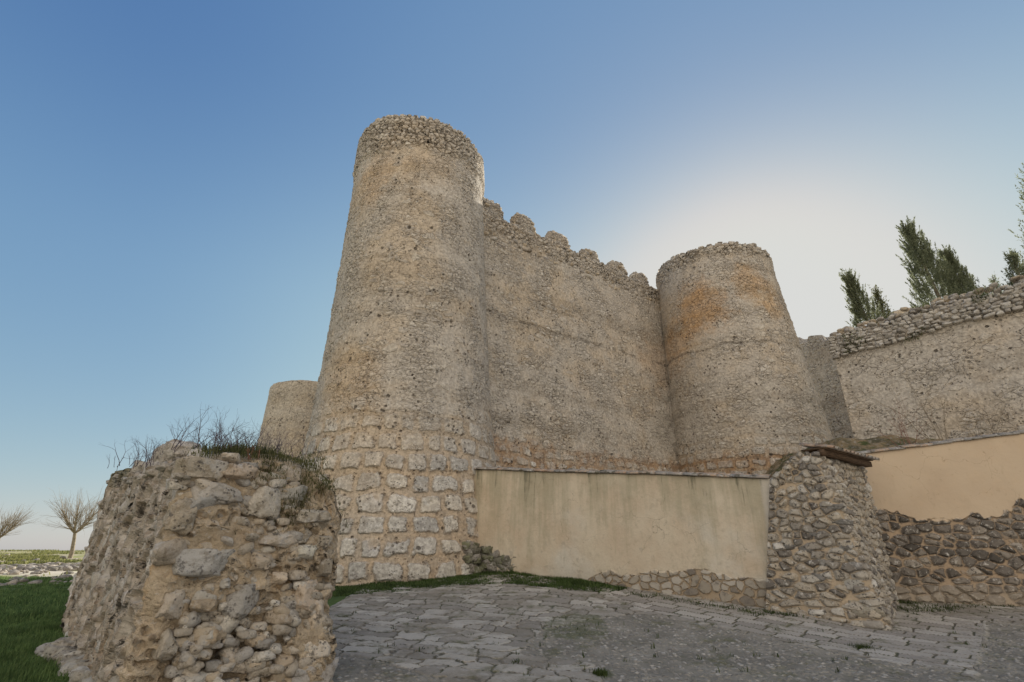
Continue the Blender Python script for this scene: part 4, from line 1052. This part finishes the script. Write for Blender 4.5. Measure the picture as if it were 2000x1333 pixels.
tag(mesh('grass_tufts', v, f, M_leaf, col=c, smooth=False), 'olive green grass growing on top of the ruined wall stub', 'grass', kind='stuff')

# ---------------------------------------------------------------- twigs, shrubs, trees
def tubes(segs, nside=4):
    """segs: list of (p0,p1,r0,r1)"""
    S = np.array([(*a, *b, c, d_) for a, b, c, d_ in segs]); p0 = S[:, :3]; p1 = S[:, 3:6]; r0 = S[:, 6]; r1 = S[:, 7]
    ax = p1-p0; ax /= np.linalg.norm(ax, axis=1)[:, None]+1e-9
    ref = np.where(np.abs(ax[:, 2:3]) > .9, [[1., 0, 0]], [[0, 0, 1.]]); s1 = np.cross(ax, ref); s1 /= np.linalg.norm(s1, axis=1)[:, None]; s2 = np.cross(ax, s1)
    an = np.arange(nside)/nside*2*math.pi; V = []
    for (pp, rr_) in ((p0, r0), (p1, r1)):
        for q in an: V.append(pp+(s1*math.cos(q)+s2*math.sin(q))*rr_[:, None])
    V = np.stack(V, 1).reshape(-1, 3); base = np.arange(len(S))*2*nside; F = []
    for i in range(nside):
        j = (i+1) % nside; F.append(np.stack([base+i, base+j, base+nside+j, base+nside+i], -1))
    return V, np.concatenate(F)
def grow(segs, p, d_, L_, r, depth, spread=.5, up=.15, kids=3, nseg=3, shrink=.68):
    p = np.array(p, float); d_ = np.array(d_, float)
    for i in range(nseg):
        d_ = d_+RNG.normal(size=3)*.10+np.array([0, 0, up*.3]); d_ /= np.linalg.norm(d_); q = p+d_*L_/nseg; r2 = r*.86
        segs.append((tuple(p), tuple(q), r, r2)); p = q; r = r2
        if depth > 0 and i > 0 and RNG.random() < .6:
            e = d_+RNG.normal(size=3)*spread; grow(segs, p, e/np.linalg.norm(e), L_*shrink, r*.6, depth-1, spread, up, kids, nseg, shrink)
    if depth > 0:
        for _ in range(kids):
            e = d_+RNG.normal(size=3)*spread; grow(segs, p, e/np.linalg.norm(e), L_*shrink, r*.68, depth-1, spread, up, kids, nseg, shrink)
def barkmat(name, a, b):
    def fn():
        p = pos(); return mixc(ss(noise(p, 8., 4.), .3, .7), a, b), None, .9
    return material(name, fn)
M_twig = barkmat('dry_twig', (.075, .065, .085), (.15, .12, .14)); M_bark = barkmat('pale_bark', (.20, .165, .12), (.33, .28, .21)); M_red = barkmat('reddish_stem', (.22, .10, .075), (.30, .16, .11))
def shrub(label, base, n_, h, r, mat, spread=.5, depth=2, tilt=.35, group=None, kids=2):
    sg = []
    for _ in range(n_):
        b = np.array(base)+np.append(RNG.normal(size=2)*r, 0); dd = np.array([RNG.normal()*tilt, RNG.normal()*tilt, 1.]); dd /= np.linalg.norm(dd)
        grow(sg, b, dd, h*RNG.uniform(.4, 1)*.55, .0056 if h < 1 else .012, depth, spread, .2, kids, 3, .62)
    v, f = tubes(sg, 3)
    return tag(mesh('bare_shrub', v, f, mat), label, 'shrub', group)
def on_top(a, b): return ruin_map(np.array([[a, b, float(ruin_top(a, b))-.03]]))[0]
shrub('bare purplish twiggy shrub on the ruin top, the widest, at its middle', on_top(.85, .55), 80, .60, .30, M_twig, .55, 2, .45, 'bare shrubs on the ruined wall')
shrub('bare twiggy shrub on the ruin top, closest to the tallest tower', on_top(1.0, 1.25), 34, .50, .22, M_twig, .5, 2, .4, 'bare shrubs on the ruined wall')
shrub('small bare twiggy shrub farther left on the ruin top', on_top(2.4, .2), 44, .46, .22, M_twig, .5, 2, .4, 'bare shrubs on the ruined wall')
shrub('tiny sparse twigs on the far left corner of the ruin', on_top(5.6, .3), 16, .45, .3, M_twig, .5, 2, .5, 'bare shrubs on the ruined wall')
shrub('reddish bare stems low at the front edge of the ruin top', on_top(.12, .75), 9, .26, .05, M_red, .35, 1, .25, 'bare shrubs on the ruined wall')
# shrubs above the right courtyard wall
for (px, h, lab) in [(1770, 1.8, 'bare reddish brown bush spreading behind the right courtyard wall near the tiled roof'), (1862, 3.0, 'tall bare branching shrub before the terrace wall'), (1950, 1.9, 'faint bare bush behind the right wall at the frame edge')]:
    b = np.array(P(px, 880, 16.0)); b[2] -= .2
    sg = []
    for _ in range(9 if h < 2.5 else 6):
        dd = np.array([RNG.normal()*.35, RNG.normal()*.2, 1.]); dd /= np.linalg.norm(dd)
        grow(sg, b+np.append(RNG.normal(size=2)*.3, 0), dd, h*RNG.uniform(.35, .55), .010 if h < 2.5 else .016, 2, .5, .2, 2, 3, .62)
    v, f = tubes(sg, 3); tag(mesh('bare_shrub', v, f, M_red if px < 1800 else M_bark), lab, 'shrub', 'bare shrubs behind the right wall')

def pollard(label, px, py, Y_, hpx):
    x, y, z = P(px, py, Y_); z = gz(x, y)-.05; dep = Y_*CT; H = hpx/1000*(Y_/ray(px, 1050)[1])
    root = empty('bare_tree', (x, y, z), label, 'tree', 'bare trees at the edge of the field')
    tr = []; p = np.array([x, y, z]); d_ = np.array([.05, 0, 1.]); r = .20
    for i in range(4):
        q = p+d_*H*.09; tr.append((tuple(p), tuple(q), r, r*.9)); p = q; r *= .9; d_ = d_+np.append(RNG.normal(size=2)*.05, 0)
    limbs = []; tips = []
    for k_ in range(7):
        an = k_/7*6.283+RNG.normal()*.2; d2 = np.array([math.cos(an)*1.0, math.sin(an)*1.0, .9]); d2 /= np.linalg.norm(d2); pp = p.copy(); rr_ = r*.6
        for i in range(4):
            q = pp+d2*H*.075; limbs.append((tuple(pp), tuple(q), rr_, rr_*.85)); pp = q; rr_ *= .85; d2 = d2+RNG.normal(size=3)*.12+np.array([0, 0, .10]); d2 /= np.linalg.norm(d2)
            tips.append((pp, d2.copy(), rr_))
    v, f = tubes(tr+limbs, 7); mesh('trunk', v, f, M_bark, root)
    tw = []
    for (pp, d2, rr_) in tips:
        for _ in range(7):
            e = d2*.9+np.array([0, 0, .22])+RNG.normal(size=3)*.42; e /= np.linalg.norm(e); q = pp.copy(); r_ = .024; LL = H*RNG.uniform(.25, .46)
            for i in range(4):
                q2 = q+e*LL/4; tw.append((tuple(q), tuple(q2), r_, r_*.7)); q = q2; r_ *= .7; e = e+RNG.normal(size=3)*.07; e /= np.linalg.norm(e)
                if i > 0 and RNG.random() < .6:
                    g_ = e+RNG.normal(size=3)*.4; g_ /= np.linalg.norm(g_); tw.append((tuple(q), tuple(q+g_*LL*.3), r_*.8, r_*.3))
    v, f = tubes(tw, 3); mesh('crown', v, f, M_bark, root)
pollard('bare pollarded tree cut by the left picture edge, fanning branches', -8, 1072, 50, 100)
pollard('bare pollarded tree beside the ruin on the left horizon', 136, 1092, 50, 128)

# ---------------------------------------------------------------- cypresses
def m_cyp():
    c = attr('Col', 'Color'); return c, None, .75
M_cyp = material('cypress_foliage', m_cyp)
for M__ in (M_cyp, M_leaf):
    nt_ = M__.node_tree; pb_ = nt_.nodes['Principled BSDF']; X.nt = nt_
    tr_ = nt_.nodes.new('ShaderNodeBsdfTranslucent'); ms_ = nt_.nodes.new('ShaderNodeMixShader'); ms_.inputs[0].default_value = .5
    nt_.links.new(pb_.inputs['Base Color'].links[0].from_socket, tr_.inputs[0])
    nt_.links.new(pb_.outputs[0], ms_.inputs[1]); nt_.links.new(tr_.outputs[0], ms_.inputs[2]); nt_.links.new(ms_.outputs[0], nt_.nodes['Material Output'].inputs[0])
def cypress(label, px_tip, py_tip, px_b, py_b, Y_, wid, n_=9000, flat=0., col=((.11, .13, .075), (.30, .32, .20))):
    tip = np.array(P(px_tip, py_tip, Y_)); bs = np.array(P(px_b, py_b, Y_)); ax = tip-bs; H = np.linalg.norm(ax)
    low = bs-ax/H*2.2; ax = tip-low; H = np.linalg.norm(ax); axn = ax/H
    root = empty('cypress_tree', low, label, 'cypress tree', 'cypresses behind the terrace wall')
    v, f = tubes([(tuple(low+axn*H*i/6), tuple(low+axn*H*(i+1)/6), .13*(1-i/7), .13*(1-(i+1)/7)) for i in range(6)], 6); mesh('trunk', v, f, M_bark, root)
    # plume-like upright sprays
    V = []; C_ = []; k = 420
    s1 = np.cross(axn, (0, 1, 0)); s1 /= np.linalg.norm(s1); s2 = np.cross(axn, s1)
    per = n_//k
    for j in range(k):
        t0 = RNG.uniform(0, .90)**1.0; rad = wid*(1-t0)**1.15*2.0*(.55+.45*min(1, t0*4+.6)); an = RNG.uniform(0, 6.283); rr_ = rad*math.sqrt(RNG.uniform(.15, 1))
        rad_d = s1*math.cos(an)+s2*math.sin(an); c0 = low+axn*t0*H+rad_d*rr_*.75
        pl = H*RNG.uniform(.09, .20)*(1.2-.4*t0); pd = axn+rad_d*RNG.uniform(.10, .38)+RNG.normal(size=3)*.10; pd /= np.linalg.norm(pd)
        tt = RNG.uniform(0, 1, per); sw = .09*wid*(1-tt)*RNG.uniform(.8, 1.3)
        pt = c0+pd*(tt*pl)[:, None]+RNG.normal(size=(per, 3))*sw[:, None]
        ld = pd+RNG.normal(size=(per, 3))*.45; ld /= np.linalg.norm(ld, axis=1)[:, None]
        sd_ = np.cross(ld, RNG.normal(size=(per, 3))); sd_ /= np.linalg.norm(sd_, axis=1)[:, None]
        ll = RNG.uniform(.06, .15, per)[:, None]; w2 = RNG.uniform(.012, .03, per)[:, None]
        V.append(np.stack([pt-sd_*w2, pt+sd_*w2, pt+ld*ll], 1).reshape(-1, 3))
        m = RNG.uniform(0, 1)*.5+RNG.uniform(0, 1, per)*.5
        cc = np.array(col[0])[None]*(1-m[:, None])+np.array(col[1])[None]*m[:, None]; C_.append(np.repeat(cc, 3, 0))
    V = np.concatenate(V); mesh('crown', V, np.arange(len(V)).reshape(-1, 3), M_cyp, root, col=np.concatenate(C_), smooth=False)
CY = 25.
cypress('dark cypress nearest the castle, leftmost behind the terrace wall', 1652, 533, 1700, 640, CY, .62, 20000)
cypress('thin pale cypress just right of the leftmost one', 1708, 562, 1730, 628, CY+.6, .42, 4500, col=((.09, .10, .05), (.20, .20, .10)))
cypress('tallest whole cypress behind the middle of the terrace wall', 1768, 437, 1838, 590, CY, .95, 34000)
cypress('bushy cypress leaning right of the tallest whole one', 1843, 489, 1888, 585, CY, .80, 24000)
cypress('tiny sparse cypress top peeping over the terrace wall stones', 1938, 540, 1952, 575, CY, .35, 2000)
cypress('small cypress tuft left of the one cut by the frame edge', 1972, 492, 2000, 560, CY-5, .55, 6000)
cypress('big cypress cut off by the right picture edge', 2014, 335, 2066, 560, CY-5, .75, 18000)

# stone outbuilding top behind the terrace wall
r15 = empty('stone_hut', P(1785, 600, 33), 'low tan stone building top showing between the cypresses over the terrace wall', 'building')
a = np.array(P(1742, 600, 33)[:2]); b = np.array(P(1850, 592, 33)[:2])
wallsweep(r15, 'hut', a, b, 8, lambda s: 17.35 + .35*np.sin(s/3.9*3.14), 3., .1, M_far, res=.2)
# ---------------------------------------------------------------- far field: stones, shrubs
Rk = Rocks()
for j in range(360):
    t = RNG.uniform(-.05, 1.05); px = t*170-10; 
    if RNG.random() < .5: py = RNG.normal(1111, 2.5)-(px*.04)
    else: py = RNG.uniform(1084, 1104)
    z0 = .45; x, y = G(px, py, z0)
    for _ in range(3): x, y = G(px, py, min(gz(x, y), 1.45))
    sz = RNG.uniform(.12, .4)*(y/24)**.5*(.45 if py > 1110 else 1.)
    if y > 75 or y < 19: continue
    Rk.add((x, y, gz(x, y)+.05), (sz*1.4, sz, sz*.7), tilt=.4, col=[(.30, .27, .24), (.24, .22, .19), (.38, .33, .27)][RNG.integers(3)], sub=2)
tag(Rk.build('field_stones', M_rock), 'scattered rubble stones between the lawn and the sunlit field at the far left', 'stones', kind='stuff')
BP = []
for j in range(30000):
    px = RNG.uniform(-20, 190); py = 1081+abs(RNG.normal())*9
    x, y = G(px, py, .8); 
    for _ in range(2): x, y = G(px, py, min(gz(x, y), 1.45))
    if y > 120 or y < 26 or mnoise.noise(Vector((x*.35, y*.16, 1.))) < .12: continue
    BP.append((x, y, gz(x, y)))
v, f, c = blades(np.array(BP), .24, .09, lean=1.3, colA=(.14, .16, .045), colB=(.38, .37, .15))
tag(mesh('field_scrub', v, f, M_leaf, col=c, smooth=False), 'low sunlit green scrub across the field on the left horizon', 'scrub', kind='stuff')
x, y = G(80, 1082, .75); x, y = G(80, 1084, min(gz(x, y), 1.4)); pts = np.array([x, y, gz(x, y)])+RNG.normal(size=(1500, 3))*np.array([.45, .45, .28])
pts[:, 2] = np.maximum(pts[:, 2], gz(x, y)); v, f, c = blades(pts, .25, .06, lean=1., colA=(.30, .09, .05), colB=(.42, .16, .09))
tag(mesh('red_bush', v, f, M_leaf, col=c, smooth=False), 'small rust red bush on the left horizon between the two bare trees', 'bush')
for o_ in scene.objects:
    if o_.parent is None: pass
